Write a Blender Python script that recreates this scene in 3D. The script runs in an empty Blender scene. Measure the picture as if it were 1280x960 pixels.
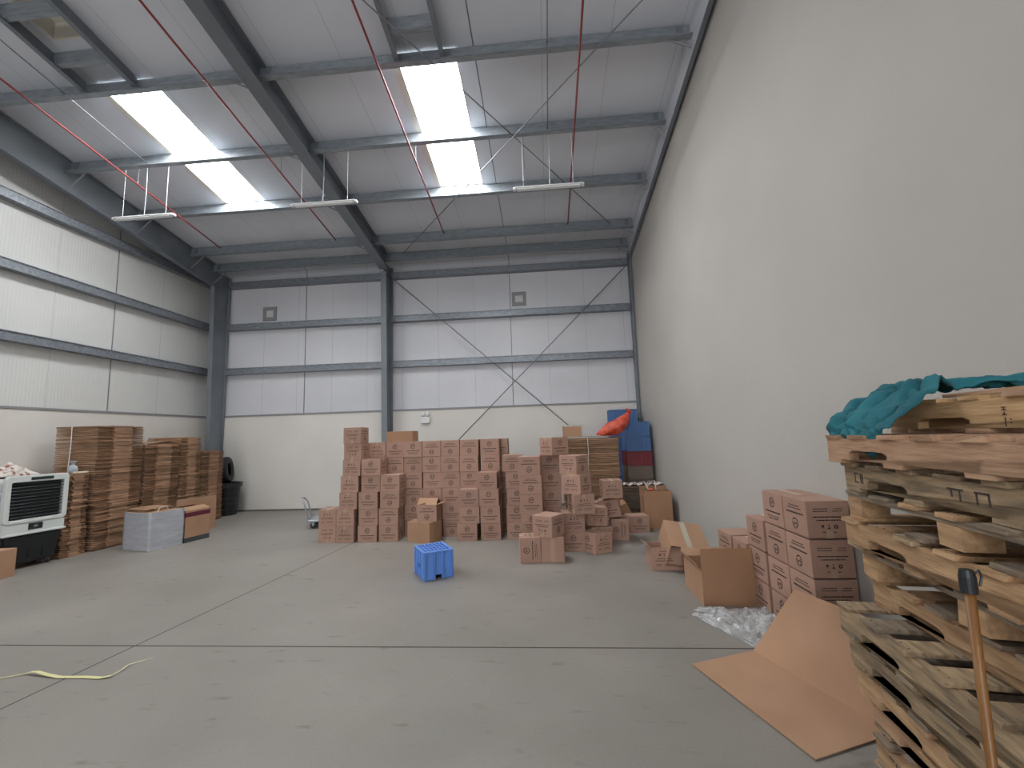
import bpy, bmesh, math, random
from mathutils import Vector, Matrix
random.seed(7)
PI = math.pi
scene = bpy.context.scene
COL = scene.collection

# ------------------------------------------------------------------ camera
cd = bpy.data.cameras.new('camera'); cam = bpy.data.objects.new('camera', cd); COL.objects.link(cam)
cd.sensor_width = 36.0; cd.lens = 540.0/1280.0*36.0; cd.clip_start = .05; cd.clip_end = 200
RT = Vector((0.99637169, 0.07886397, -0.03199893)); UP = Vector((0.04096113, -0.1147813, 0.99254594)); FW = Vector((-0.07460323, 0.99025538, 0.1175952))
m = Matrix((RT, UP, -FW)).transposed().to_4x4(); m.translation = Vector((0, 0, 1.55)); cam.matrix_world = m
scene.camera = cam

# ------------------------------------------------------------------ light
scene.view_settings.view_transform = 'Standard'; scene.view_settings.look = 'None'
scene.view_settings.gamma = 1; scene.view_settings.use_curve_mapping = False
scene.view_settings.exposure = 0.0
world = bpy.data.worlds.new('world'); scene.world = world; world.use_nodes = True
bg = world.node_tree.nodes['Background']; bg.inputs[0].default_value = (.75, .85, 1, 1); bg.inputs[1].default_value = 1.0
SKY_PANE = 36.0      # strength of daylight through a roof light
def area(name, loc, rot, sx, sy, power, colour):
    l = bpy.data.lights.new(name, 'AREA'); l.shape = 'RECTANGLE'; l.size = sx; l.size_y = sy; l.energy = power; l.color = colour
    o = bpy.data.objects.new(name, l); COL.objects.link(o); o.location = loc; o.rotation_euler = rot; return o
area('added_rear_fill', (-3.2, -9.3, 2.4), (PI/2, 0, 0), 5.4, 4.4, 340, (1, .985, .975))  # added area lamp behind the camera, standing for daylight from an assumed doorway

# ------------------------------------------------------------------ materials
def mat(name, base, rough=.6, metal=0.0, build=None, **kw):
    M = bpy.data.materials.new(name); M.use_nodes = True
    nt = M.node_tree; b = nt.nodes['Principled BSDF']
    b.inputs['Base Color'].default_value = (*base, 1); b.inputs['Roughness'].default_value = rough; b.inputs['Metallic'].default_value = metal
    for k, v in kw.items(): b.inputs[k.replace('_', ' ')].default_value = v
    if build: build(nt, b)
    return M
def noise_mix(nt, b, c1, c2, scale=5, lo=.35, hi=.65, detail=4, stretch=(1, 1, 1), space='Object', rnd=0.0, bump=0.0, bscale=None):
    N = nt.nodes; L = nt.links
    tc = N.new('ShaderNodeTexCoord'); mp = N.new('ShaderNodeMapping'); mp.inputs['Scale'].default_value = stretch
    L.new(tc.outputs[space], mp.inputs[0])
    if rnd:
        oi = N.new('ShaderNodeObjectInfo'); ad = N.new('ShaderNodeVectorMath'); ad.operation = 'SCALE'; ad.inputs[0].default_value = (1, 1, 1)
        ml = N.new('ShaderNodeMath'); ml.operation = 'MULTIPLY'; ml.inputs[1].default_value = 37.0; L.new(oi.outputs['Random'], ml.inputs[0])
        L.new(ml.outputs[0], ad.inputs['Scale']); L.new(ad.outputs[0], mp.inputs['Location'])
    n = N.new('ShaderNodeTexNoise'); n.inputs['Scale'].default_value = scale; n.inputs['Detail'].default_value = detail
    L.new(mp.outputs[0], n.inputs[0])
    r = N.new('ShaderNodeValToRGB'); r.color_ramp.elements[0].position = lo; r.color_ramp.elements[1].position = hi
    r.color_ramp.elements[0].color = (*c1, 1); r.color_ramp.elements[1].color = (*c2, 1)
    L.new(n.outputs['Fac'], r.inputs[0])
    out = r.outputs[0]
    if rnd:
        hs = N.new('ShaderNodeHueSaturation'); mr = N.new('ShaderNodeMapRange'); mr.inputs[3].default_value = 1-rnd; mr.inputs[4].default_value = 1+rnd
        L.new(oi.outputs['Random'], mr.inputs[0]); L.new(mr.outputs[0], hs.inputs['Value']); L.new(out, hs.inputs['Color']); out = hs.outputs[0]
    L.new(out, b.inputs['Base Color'])
    if bump:
        bp = N.new('ShaderNodeBump'); bp.inputs['Strength'].default_value = bump; bp.inputs['Distance'].default_value = .01
        n2 = N.new('ShaderNodeTexNoise'); n2.inputs['Scale'].default_value = bscale or scale*3; L.new(mp.outputs[0], n2.inputs[0])
        L.new(n2.outputs['Fac'], bp.inputs['Height']); L.new(bp.outputs[0], b.inputs['Normal'])
    return mp, n, r, out

def floor_build(nt, b):
    N = nt.nodes; L = nt.links
    mp, n, r, out = noise_mix(nt, b, (.205, .187, .166), (.295, .270, .243), .9, .25, .75, 9)
    sp = N.new('ShaderNodeTexNoise'); sp.inputs['Scale'].default_value = 4.5; sp.inputs['Detail'].default_value = 6
    m2 = N.new('ShaderNodeMapping'); m2.inputs['Scale'].default_value = (1, 2.6, 1); m2.inputs['Rotation'].default_value = (0, 0, .5)
    tc = N.new('ShaderNodeTexCoord'); L.new(tc.outputs['Object'], m2.inputs[0]); L.new(m2.outputs[0], sp.inputs[0])
    r2 = N.new('ShaderNodeValToRGB'); r2.color_ramp.elements[0].position = .62; r2.color_ramp.elements[1].position = .86
    r2.color_ramp.elements[0].color = (1, 1, 1, 1); r2.color_ramp.elements[1].color = (.40, .38, .35, 1); L.new(sp.outputs['Fac'], r2.inputs[0])
    f = N.new('ShaderNodeTexNoise'); f.inputs['Scale'].default_value = 60; f.inputs['Detail'].default_value = 3; L.new(tc.outputs['Object'], f.inputs[0])
    r3 = N.new('ShaderNodeValToRGB'); r3.color_ramp.elements[0].color = (.88, .88, .88, 1); r3.color_ramp.elements[1].color = (1.1, 1.1, 1.1, 1); L.new(f.outputs['Fac'], r3.inputs[0])
    a = N.new('ShaderNodeMix'); a.data_type = 'RGBA'; a.blend_type = 'MULTIPLY'; a.inputs[0].default_value = 1
    L.new(out, a.inputs[6]); L.new(r2.outputs[0], a.inputs[7])
    c = N.new('ShaderNodeMix'); c.data_type = 'RGBA'; c.blend_type = 'MULTIPLY'; c.inputs[0].default_value = 1
    L.new(a.outputs[2], c.inputs[6]); L.new(r3.outputs[0], c.inputs[7]); L.new(c.outputs[2], b.inputs['Base Color'])
    rr = N.new('ShaderNodeMapRange'); rr.inputs[3].default_value = .38; rr.inputs[4].default_value = .62; L.new(n.outputs['Fac'], rr.inputs[0]); L.new(rr.outputs[0], b.inputs['Roughness'])
    bp = N.new('ShaderNodeBump'); bp.inputs['Strength'].default_value = .15; bp.inputs['Distance'].default_value = .004; L.new(sp.outputs['Fac'], bp.inputs['Height']); L.new(bp.outputs[0], b.inputs['Normal'])

def clad_build(axis, period, offset, c1, c2, rib=.14):
    # sandwich panel: fine ribs along the panel, a narrow joint every panel width
    def f(nt, b):
        N = nt.nodes; L = nt.links
        mp, n, r, out = noise_mix(nt, b, c1, c2, .7, .3, .7, 5)
        tc = N.new('ShaderNodeTexCoord'); sx = N.new('ShaderNodeSeparateXYZ'); L.new(tc.outputs['Object'], sx.inputs[0])
        a = N.new('ShaderNodeMath'); a.operation = 'SUBTRACT'; a.inputs[1].default_value = offset; L.new(sx.outputs[axis], a.inputs[0])
        md = N.new('ShaderNodeMath'); md.operation = 'PINGPONG'; md.inputs[1].default_value = period/2; L.new(a.outputs[0], md.inputs[0])
        lt = N.new('ShaderNodeMath'); lt.operation = 'LESS_THAN'; lt.inputs[1].default_value = .005; L.new(md.outputs[0], lt.inputs[0])
        mx = N.new('ShaderNodeMix'); mx.data_type = 'RGBA'; L.new(lt.outputs[0], mx.inputs[0]); L.new(out, mx.inputs[6]); mx.inputs[7].default_value = (c1[0]*.78, c1[1]*.78, c1[2]*.78, 1)
        L.new(mx.outputs[2], b.inputs['Base Color'])
        s = N.new('ShaderNodeMath'); s.operation = 'MULTIPLY'; s.inputs[1].default_value = 2*PI/.05; L.new(a.outputs[0], s.inputs[0])
        si = N.new('ShaderNodeMath'); si.operation = 'SINE'; L.new(s.outputs[0], si.inputs[0])
        bp = N.new('ShaderNodeBump'); bp.inputs['Strength'].default_value = rib; bp.inputs['Distance'].default_value = .003; L.new(si.outputs[0], bp.inputs['Height']); L.new(bp.outputs[0], b.inputs['Normal'])
    return f

M = {}
M['floor'] = mat('concrete_floor', (.27, .25, .23), .5, build=floor_build)
M['clad_back'] = mat('white_cladding_back', (.6, .6, .6), .45, build=clad_build('X', .86, -.72, (.56, .565, .60), (.63, .63, .66)))
M['clad_left'] = mat('white_cladding_left', (.6, .6, .6), .45, build=clad_build('Y', 1.0, 7.35, (.56, .565, .55), (.63, .63, .61), .25))
M['roof'] = mat('white_roof_sheet', (.6, .6, .6), .45, build=clad_build('X', .86, -.72, (.63, .66, .72), (.70, .72, .77), .05))
M['plaster'] = mat('painted_plaster', (.6, .58, .55), .75, build=lambda nt, b: noise_mix(nt, b, (.46, .438, .405), (.505, .482, .45), .8, .3, .7, 7, bump=.2, bscale=22))
M['masonry'] = mat('painted_masonry', (.66, .63, .58), .75, build=lambda nt, b: noise_mix(nt, b, (.64, .61, .565), (.70, .67, .63), 1.0, .3, .7, 7, bump=.15, bscale=18))
M['base_grey'] = mat('grey_skirting', (.14, .13, .12), .7)
M['joint'] = mat('dark_joint_sealant', (.05, .045, .04), .8)
M['steel'] = mat('blue_grey_steel_paint', (.13, .155, .185), .42, build=lambda nt, b: noise_mix(nt, b, (.15, .17, .195), (.185, .205, .23), 3, .3, .7, 3))
M['galv'] = mat('galvanised_steel', (.3, .33, .36), .42, .35, build=lambda nt, b: noise_mix(nt, b, (.22, .25, .28), (.33, .36, .39), 7, .3, .7, 5, stretch=(1, 3, 3)))
M['galv_dark'] = mat('galvanised_steel_girt', (.25, .27, .3), .42, .35, build=lambda nt, b: noise_mix(nt, b, (.16, .18, .205), (.28, .30, .33), 9, .3, .7, 5, stretch=(1, 3, 3)))
M['rod'] = mat('steel_rod', (.2, .21, .23), .5, .4)
M['red_pipe'] = mat('red_pipe_paint', (.25, .035, .035), .45)
M['white_metal'] = mat('white_enamel', (.72, .72, .72), .4)
M['white_tube'] = mat('frosted_tube_cover', (.78, .79, .80), .35)
def pane_b(nt, b):
    b.inputs['Emission Color'].default_value = (.96, .985, 1, 1); b.inputs['Emission Strength'].default_value = SKY_PANE
M['pane'] = mat('daylit_translucent_sheet', (.8, .8, .8), .5, build=pane_b)
M['curb'] = mat('cream_curb', (.66, .63, .56), .6)
def card(name, c1, c2, rnd=.10, scale=3, stretch=(1, 1, 1)):
    return mat(name, c1, .82, build=lambda nt, b: noise_mix(nt, b, c1, c2, scale, .3, .7, 5, rnd=rnd, stretch=stretch))
M['card_print'] = card('printed_carton_board', (.375, .225, .168), (.425, .262, .198), .06)
M['card_warm'] = card('kraft_carton_board', (.37, .215, .128), (.43, .255, .158), .05)
M['card_brown'] = card('brown_carton_board', (.33, .18, .10), (.38, .215, .125), .05)
M['card_flat'] = card('flattened_carton_board', (.24, .135, .078), (.41, .245, .145), .26, 5, (1, 1, 4))
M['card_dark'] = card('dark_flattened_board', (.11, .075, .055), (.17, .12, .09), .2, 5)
M['card_in'] = card('carton_inner_board', (.36, .215, .13), (.42, .26, .165), .03)
M['ink'] = mat('brown_black_ink', (.045, .03, .028), .7)
M['tape'] = mat('clear_brown_tape', (.42, .29, .20), .28)
M['tape_grey'] = mat('grey_tape', (.42, .38, .30), .35)
M['maroon'] = mat('maroon_print', (.12, .012, .035), .6)
M['slate'] = mat('slate_print', (.055, .065, .07), .6)
M['blue'] = mat('blue_plastic', (.13, .29, .72), .36)
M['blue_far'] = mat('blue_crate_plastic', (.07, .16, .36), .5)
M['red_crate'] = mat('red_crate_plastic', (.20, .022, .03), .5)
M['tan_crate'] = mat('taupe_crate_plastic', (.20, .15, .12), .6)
M['red_bag'] = mat('red_woven_sack', (.62, .085, .045), .5, build=lambda nt, b: noise_mix(nt, b, (.5, .05, .03), (.72, .14, .08), 9, .35, .65, 5, bump=.6, bscale=14))
M['black_rubber'] = mat('black_rubber', (.012, .013, .015), .6)
M['black_plastic'] = mat('black_plastic', (.014, .017, .019), .4)
M['cooler_white'] = mat('cooler_white_plastic', (.62, .65, .63), .4)
M['cooler_side'] = mat('cooler_filter_panel', (.55, .57, .66), .5, build=lambda nt, b: noise_mix(nt, b, (.48, .5, .6), (.60, .62, .70), 6, .3, .7))
M['louvre'] = mat('dark_louvre_plastic', (.02, .03, .03), .35)
M['grey_metal'] = mat('trolley_grey_metal', (.33, .35, .37), .4, .3)
M['film'] = mat('crumpled_clear_film', (.82, .84, .85), .18, Alpha=.34, build=lambda nt, b: noise_mix(nt, b, (.58, .58, .58), (.85, .85, .85), 7, .4, .6, 4, bump=.5, bscale=16))
M['wrap'] = mat('stretch_wrap', (.50, .53, .60), .22, build=lambda nt, b: noise_mix(nt, b, (.38, .39, .41), (.47, .49, .54), 4, .3, .7, 5, stretch=(1, 1, 4), bump=.25, bscale=8))
M['teal'] = mat('teal_cloth', (.012, .19, .22), .85, build=lambda nt, b: noise_mix(nt, b, (.012, .10, .125), (.02, .18, .215), 4, .35, .65, 5, bump=.2, bscale=60))
M['rag'] = mat('patterned_rag', (.5, .46, .42), .9, build=lambda nt, b: noise_mix(nt, b, (.28, .12, .10), (.66, .62, .57), 16, .40, .52, 3))
M['grey_bag'] = mat('grey_plastic_bag', (.35, .39, .44), .35)
M['paper'] = mat('cream_paper', (.75, .66, .52), .8)
M['ribbon'] = mat('pale_yellow_strap', (.70, .66, .34), .5)
M['white_strap'] = mat('white_strap', (.72, .69, .64), .5)
M['stick'] = mat('varnished_wood_handle', (.30, .12, .025), .35, build=lambda nt, b: noise_mix(nt, b, (.15, .06, .015), (.25, .115, .03), 6, .3, .7, 4, stretch=(4, 4, .6)))
M['nail'] = mat('nail_head', (.06, .05, .045), .5, .5)
M['vent'] = mat('grey_vent_frame', (.24, .24, .25), .5)
M['vent_in'] = mat('pale_vent_blade', (.55, .55, .55), .5)
M['dark'] = mat('dark_opening', (.05, .055, .06), .7)
def wood(name, c1, c2):
    return mat(name, c1, .72, build=lambda nt, b: noise_mix(nt, b, c1, c2, 6, .33, .68, 6, stretch=(7, .9, 7), rnd=.16, bump=.35, bscale=14))
WOODS = [wood('pale_pine', (.44, .27, .13), (.60, .40, .21)), wood('orange_pine', (.31, .18, .095), (.50, .32, .17)), wood('weathered_pine', (.15, .11, .07), (.44, .31, .18)), wood('reddish_wood', (.33, .185, .11), (.46, .29, .18)), wood('grey_wood', (.14, .105, .075), (.32, .245, .17))]

# ------------------------------------------------------------------ mesh helpers
class MB:
    def __init__(s): s.v = []; s.f = []; s.smooth = False
    def add(s, vs, fs, mtx=None):
        o = len(s.v)
        s.v += [tuple(mtx @ Vector(p)) if mtx is not None else tuple(p) for p in vs]
        s.f += [tuple(i+o for i in f) for f in fs]; return s
    def box(s, x0, x1, y0, y1, z0, z1, mtx=None):
        return s.add([(x0,y0,z0),(x1,y0,z0),(x1,y1,z0),(x0,y1,z0),(x0,y0,z1),(x1,y0,z1),(x1,y1,z1),(x0,y1,z1)],
            [(0,3,2,1),(4,5,6,7),(0,1,5,4),(1,2,6,5),(2,3,7,6),(3,0,4,7)], mtx)
    def hexa(s, P):  # eight corners, same order as box
        return s.add(P, [(0,3,2,1),(4,5,6,7),(0,1,5,4),(1,2,6,5),(2,3,7,6),(3,0,4,7)])
    def prism(s, poly, z0, z1, mtx=None):
        n = len(poly)
        return s.add([(x,y,z0) for x,y in poly]+[(x,y,z1) for x,y in poly],
            [tuple(range(n-1,-1,-1)), tuple(range(n,2*n))]+[(i,(i+1)%n,(i+1)%n+n,i+n) for i in range(n)], mtx)
    def tube(s, pts, r, n=8, cap=True, rs=None):
        pts = [Vector(p) for p in pts]; rings = []; o = len(s.v); prev = None
        for i, p in enumerate(pts):
            d = (pts[min(i+1,len(pts)-1)]-pts[max(i-1,0)]).normalized()
            if prev is None:
                a = d.cross(Vector((0,0,1)) if abs(d.z) < .9 else Vector((1,0,0))).normalized()
            else:
                a = (prev-d*prev.dot(d)).normalized()
            prev = a; b = d.cross(a); rr = rs[i] if rs else r
            for k in range(n):
                t = 2*PI*k/n; s.v.append(tuple(p+a*math.cos(t)*rr+b*math.sin(t)*rr))
        for i in range(len(pts)-1):
            for k in range(n):
                s.f.append((o+i*n+k, o+i*n+(k+1)%n, o+(i+1)*n+(k+1)%n, o+(i+1)*n+k))
        if cap:
            s.f.append(tuple(o+k for k in range(n-1,-1,-1))); s.f.append(tuple(o+(len(pts)-1)*n+k for k in range(n)))
        return s
    def lathe(s, prof, n=24, mtx=None, close=False):
        vs = []; fs = []; k = len(prof)
        for i in range(n):
            t = 2*PI*i/n
            for r, z in prof: vs.append((r*math.cos(t), r*math.sin(t), z))
        for i in range(n):
            j = (i+1)%n
            for q in range(k if close else k-1):
                q2 = (q+1)%k; fs.append((i*k+q, j*k+q, j*k+q2, i*k+q2))
        if not close:
            fs.append(tuple(i*k for i in range(n-1,-1,-1))); fs.append(tuple(i*k+k-1 for i in range(n)))
        return s.add(vs, fs, mtx)
    def mesh(s, name, m, bevel=0, smooth=False, loc=None, seg=1):
        me = bpy.data.meshes.new(name); me.from_pydata(s.v, [], s.f)
        bm = bmesh.new(); bm.from_mesh(me); bmesh.ops.recalc_face_normals(bm, faces=bm.faces)
        if bevel: bmesh.ops.bevel(bm, geom=[e for e in bm.edges if e.is_manifold and e.calc_face_angle(0) > .5], offset=bevel, segments=seg, affect='EDGES', clamp_overlap=True)
        if smooth:
            for f in bm.faces: f.smooth = True
        bm.to_mesh(me); bm.free(); me.materials.append(m); return me
    def build(s, name, m, parent=None, bevel=0, smooth=False, loc=None, rz=0, seg=1):
        me = s.mesh(name, m, bevel, smooth, seg=seg)
        return place(name, me, parent, loc, rz)
def place(name, me, parent=None, loc=None, rz=0):
    o = bpy.data.objects.new(name, me); COL.objects.link(o)
    if parent is not None: o.parent = parent
    if loc is not None: o.location = loc
    if rz: o.rotation_euler = (0, 0, rz)
    return o
def tag(o, label=None, cat=None, group=None, kind=None):
    if label: o['label'] = label
    if cat: o['category'] = cat
    if group: o['group'] = group
    if kind: o['kind'] = kind
    return o
def thing(name, loc=(0,0,0), label=None, cat=None, group=None, rz=0, rot=None):
    o = bpy.data.objects.new(name, None); COL.objects.link(o); o.location = loc; o.rotation_euler = rot or (0,0,rz)
    o.empty_display_size = .1
    return tag(o, label, cat, group)
def struct(o): o['kind'] = 'structure'; return o
def T(x,y,z,rz=0,rx=0,ry=0):
    return Matrix.Translation((x,y,z)) @ Matrix.Rotation(rz,4,'Z') @ Matrix.Rotation(ry,4,'Y') @ Matrix.Rotation(rx,4,'X')
def roofz(y): return 7.18-.15*y

# ------------------------------------------------------------------ shell
XL, XR, YB, YF, YR = -8.05, 2.055, 9.80, -9.5, -4.0
struct(MB().box(XL-.3, XR+.3, YF-.3, YB+.3, -.2, 0).build('floor', M['floor']))
# back wall: cladding with a painted masonry dado standing 5 cm proud
w = struct(MB().box(XL, XR, YB, YB+.12, 2.2, 5.62).build('wall_back', M['clad_back']))
struct(MB().box(XL, XR+.0, 9.75, YB+.12, 0, 2.2).build('wall_back_masonry', M['masonry']))
bm = MB()   # curved eave sheet between wall top and roof
pr = [(9.80, 5.60), (9.795, 5.66), (9.77, 5.71), (9.72, 5.745), (9.66, 5.76), (9.6, roofz(9.6)-.0)]
for (ya, za), (yb, zb) in zip(pr, pr[1:]):
    bm.add([(XL,ya,za),(XR,ya,za),(XR,yb,zb),(XL,yb,zb)], [(0,1,2,3)])
struct(bm.build('ceiling_eave', M['roof'], smooth=True))
struct(MB().box(XL-.12, XL, YF, YB+.12, 2.2, 8.0).build('wall_left', M['clad_left']))
struct(MB().box(XL-.12, -8.0, YF, 9.75, 0, 2.2).build('wall_left_masonry', M['masonry']))
struct(MB().box(XR, XR+.2, YF, YB+.12, 0, 8.0).build('wall_right', M['plaster']))
f = MB(); f.box(XL, -6, YF-.15, YF, 0, 8); f.box(.8, XR, YF-.15, YF, 0, 8); f.box(-6, .8, YF-.15, YF, 4.7, 8)
struct(f.build('wall_front', M['clad_back']))
struct(MB().box(XL, XR, 9.728, 9.75, 0, .035).build('baseboard_back', M['base_grey']))
struct(MB().box(-8.0, -7.98, YF, 9.75, 0, .035).build('baseboard_left', M['base_grey']))
struct(MB().box(XL, XR, 9.73, 9.80, 2.19, 2.225).build('trim_1', M['vent']))
struct(MB().box(XL, -7.985, YF, 9.73, 2.19, 2.225).build('trim_2', M['vent']))
# slab joints
struct(MB().box(XL, XR, 3.362, 3.374, 0, .0012).build('trim_3', M['joint']))
a = Vector((-3.60, 0)); 
x0 = -3.365-(.369/4.008)*(2.572-YF); x1 = -2.996+(.369/4.008)*(9.74-6.58)
struct(MB().add([(x0-.006,YF,.0013),(x0+.006,YF,.0013),(x1+.006,9.72,.0013),(x1-.006,9.72,.0013)], [(0,1,2,3)]).build('trim_4', M['joint']))
# wide dark panel joints in the back wall, running over the eave
for k, x in enumerate((-5.69, -.72)):
    t = MB(); t.box(x-.008, x+.008, 9.788, 9.80, 2.2, 5.66)
    for (ya, za), (yb, zb) in zip(pr[1:], pr[2:]+[(9.2, roofz(9.2))]):
        t.add([(x-.008,ya-.004,za-.006),(x+.008,ya-.004,za-.006),(x+.008,yb-.004,zb-.008),(x-.008,yb-.004,zb-.008)], [(0,1,2,3)])
    struct(t.build('trim_%d' % (5+k), M['rod']))
struct(MB().box(XL-.0, XL+.01, 7.34, 7.352, 2.22, 5.9).build('trim_7', M['rod']))
t = MB().hexa([(-.727,3,roofz(3)-.006),(-.713,3,roofz(3)-.006),(-.713,9.5,roofz(9.5)-.006),(-.727,9.5,roofz(9.5)-.006),(-.727,3,roofz(3)+.002),(-.713,3,roofz(3)+.002),(-.713,9.5,roofz(9.5)+.002),(-.727,9.5,roofz(9.5)+.002)])
struct(t.build('trim_8', M['rod']))

# ceiling with real openings for roof lights and the smoke hatch
XC = [XL, -5.93, -5.80, -5.27, -5.10, -1.80, -.97, XR]
YC = [YF, -8.6, -6.2, YR, -.4, 2.2, 3.0, 4.3, 4.90, 7.27, 9.6]
def cz(y): return roofz(y) if y >= YR else roofz(YR)-.15*(YR-y)
cm = MB()
def is_light(i, j):
    xl = XC[i]; yl = YC[j]
    lx = (-5.93 <= xl < -5.10) or (-1.80 <= xl < -.97)
    if lx and yl in (4.90, -8.6): return True
    if xl == -5.80 and yl == 3.0: return True
    return False
for j in range(len(YC)-1):
    for i in range(len(XC)-1):
        if is_light(i, j): continue
        xa, xb, ya, yb = XC[i], XC[i+1], YC[j], YC[j+1]
        cm.add([(xa,ya,cz(ya)),(xb,ya,cz(ya)),(xb,yb,cz(yb)),(xa,yb,cz(yb))], [(0,3,2,1)])
struct(cm.build('ceiling', M['roof']))
def frustum_frame(x0, x1, y0, y1, depth, th=.02):
    b = MB(); z = cz
    for (xa, xb, ya, yb) in ((x0-th, x0, y0, y1), (x1, x1+th, y0, y1), (x0, x1, y0-th, y0), (x0, x1, y1, y1+th)):
        b.hexa([(xa,ya,z(ya)-.003),(xb,ya,z(ya)-.003),(xb,yb,z(yb)-.003),(xa,yb,z(yb)-.003),(xa,ya,z(ya)+depth),(xb,ya,z(ya)+depth),(xb,yb,z(yb)+depth),(xa,yb,z(yb)+depth)])
    return b
wn = 0
for (x0, x1) in ((-5.93, -5.10), (-1.80, -.97)):
    for (y0, y1) in ((4.90, 7.27), (-8.6, -6.2)):  # second span: glowing roof lights added behind the camera, out of view
        wn += 1
        e = thing('window_%d' % wn, ((x0+x1)/2, (y0+y1)/2, cz((y0+y1)/2))); e['kind'] = 'structure'
        inv = Matrix.Translation(-Vector(e.location))
        b = frustum_frame(x0, x1, y0, y1, .10)
        o = b.build('curb', M['curb'], e); o.location = -Vector(e.location)
        p = MB(); D = .10
        q_ = MB(); q_.hexa([(x0,y0,cz(y0)-.004),(x0+.075,y0,cz(y0)-.004),(x0+.075,y1,cz(y1)-.004),(x0,y1,cz(y1)-.004),(x0,y0,cz(y0)+.004),(x0+.075,y0,cz(y0)+.004),(x0+.075,y1,cz(y1)+.004),(x0,y1,cz(y1)+.004)]); o = q_.build('edge_strip', M['curb'], e); o.location = -Vector(e.location)
        p.hexa([(x0,y0,cz(y0)+D),(x1,y0,cz(y0)+D),(x1,y1,cz(y1)+D),(x0,y1,cz(y1)+D),(x0,y0,cz(y0)+D+.02),(x1,y0,cz(y0)+D+.02),(x1,y1,cz(y1)+D+.02),(x0,y1,cz(y1)+D+.02)])
        o = p.build('pane', M['pane'], e); o.location = -Vector(e.location)

# ------------------------------------------------------------------ frames
def slope_bar(b, x0, x1, y0, y1, a, c):   # bar along Y following the roof, from roof+a to roof+c
    return b.hexa([(x0,y0,roofz(y0)+a),(x1,y0,roofz(y0)+a),(x1,y1,roofz(y1)+a),(x0,y1,roofz(y1)+a),(x0,y0,roofz(y0)+c),(x1,y0,roofz(y0)+c),(x1,y1,roofz(y1)+c),(x0,y1,roofz(y1)+c)])
def column(x, hw, yf0, yf1, label):
    e = thing('steel_column', (x, 9.62, 0), label, 'column', 'steel portal columns')
    zt = 5.36
    def hx(b, xa, xb, ya0, ya1, yb0, yb1, za, zb):
        return b.hexa([(xa,ya0,za),(xb,ya0,za),(xb,yb0,za),(xa,yb0,za),(xa,ya1,zb),(xb,ya1,zb),(xb,yb1,zb),(xa,yb1,zb)])
    b = MB(); hx(b, -hw, hw, yf0-9.62, yf1-9.62, yf0-9.608, yf1-9.608, 0, zt); b.build('front_flange', M['steel'], e)
    b = MB(); hx(b, -.005, .005, yf0-9.608, yf1-9.608, .09, .09, 0, 5.62); b.build('web', M['steel'], e)
    b = MB(); b.box(-hw, hw, .09, .102, 0, 5.62); b.build('rear_flange', M['steel'], e)
    b = MB(); b.box(-hw-.01, hw+.01, yf0-9.66, .12, 0, .02); b.build('base_plate', M['steel'], e)
    b = MB(); b.box(-hw, hw, yf1-9.63, .09, zt, zt+.014); b.build('cap_stiffener', M['steel'], e)
    return e
def rafter(x, hw, y0, y1, deep, label, lofs=0, taper=0, web='steel'):
    e = thing('steel_rafter', (x, y1, roofz(y1)-.2), label, 'rafter', 'steel portal rafters')
    L = -Vector(e.location)
    def bl(b, n): o = b.build(n, M[web if n != 'bottom_flange' else 'steel'], e); o.location = L
    b = MB(); b.hexa([(x-hw-taper,y0,roofz(y0)-deep),(x+hw-taper,y0,roofz(y0)-deep),(x+hw,y1,roofz(y1)-deep),(x-hw,y1,roofz(y1)-deep),(x-hw-taper,y0,roofz(y0)-deep+.014),(x+hw-taper,y0,roofz(y0)-deep+.014),(x+hw,y1,roofz(y1)-deep+.014),(x-hw,y1,roofz(y1)-deep+.014)]); bl(b, 'bottom_flange')
    b = MB(); b.hexa([(x-.006-taper,y0,roofz(y0)-deep+.014),(x+.006-taper,y0,roofz(y0)-deep+.014),(x+.006,y1,roofz(y1)-deep+.014),(x-.006,y1,roofz(y1)-deep+.014),(x-.006-taper,y0,roofz(y0)-.03),(x+.006-taper,y0,roofz(y0)-.03),(x+.006,y1,roofz(y1)-.03),(x-.006,y1,roofz(y1)-.03)]); bl(b, 'web')
    b = MB(); b.hexa([(x-hw-taper,y0,roofz(y0)-.03),(x+hw-taper,y0,roofz(y0)-.03),(x+hw,y1,roofz(y1)-.03),(x-hw,y1,roofz(y1)-.03),(x-hw-taper,y0,roofz(y0)-.016),(x+hw-taper,y0,roofz(y0)-.016),(x+hw,y1,roofz(y1)-.016),(x-hw,y1,roofz(y1)-.016)]); bl(b, 'top_flange')
    return e
column(-3.57, .065, 9.40, 9.27, 'blue-grey steel column standing against the middle of the back wall')
column(-7.66, .05, 9.33, 9.22, 'blue-grey steel column in the left corner behind the flattened cartons')
column(2.025, .015, 9.55, 9.42, 'slim strip of dark steel column in the right corner beside the plastered wall')
rafter(-3.55, .10, 1.2, 9.27, .37, 'blue-grey steel rafter crossing the ceiling between the two bays')
rafter(-7.66, .055, 1.2, 9.22, .55, 'deep steel rafter running above the left clad wall')
rafter(2.005, .028, 1.2, 9.42, .36, 'dark steel rafter along the top of the plastered right wall', taper=.035, web='roof')
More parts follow.
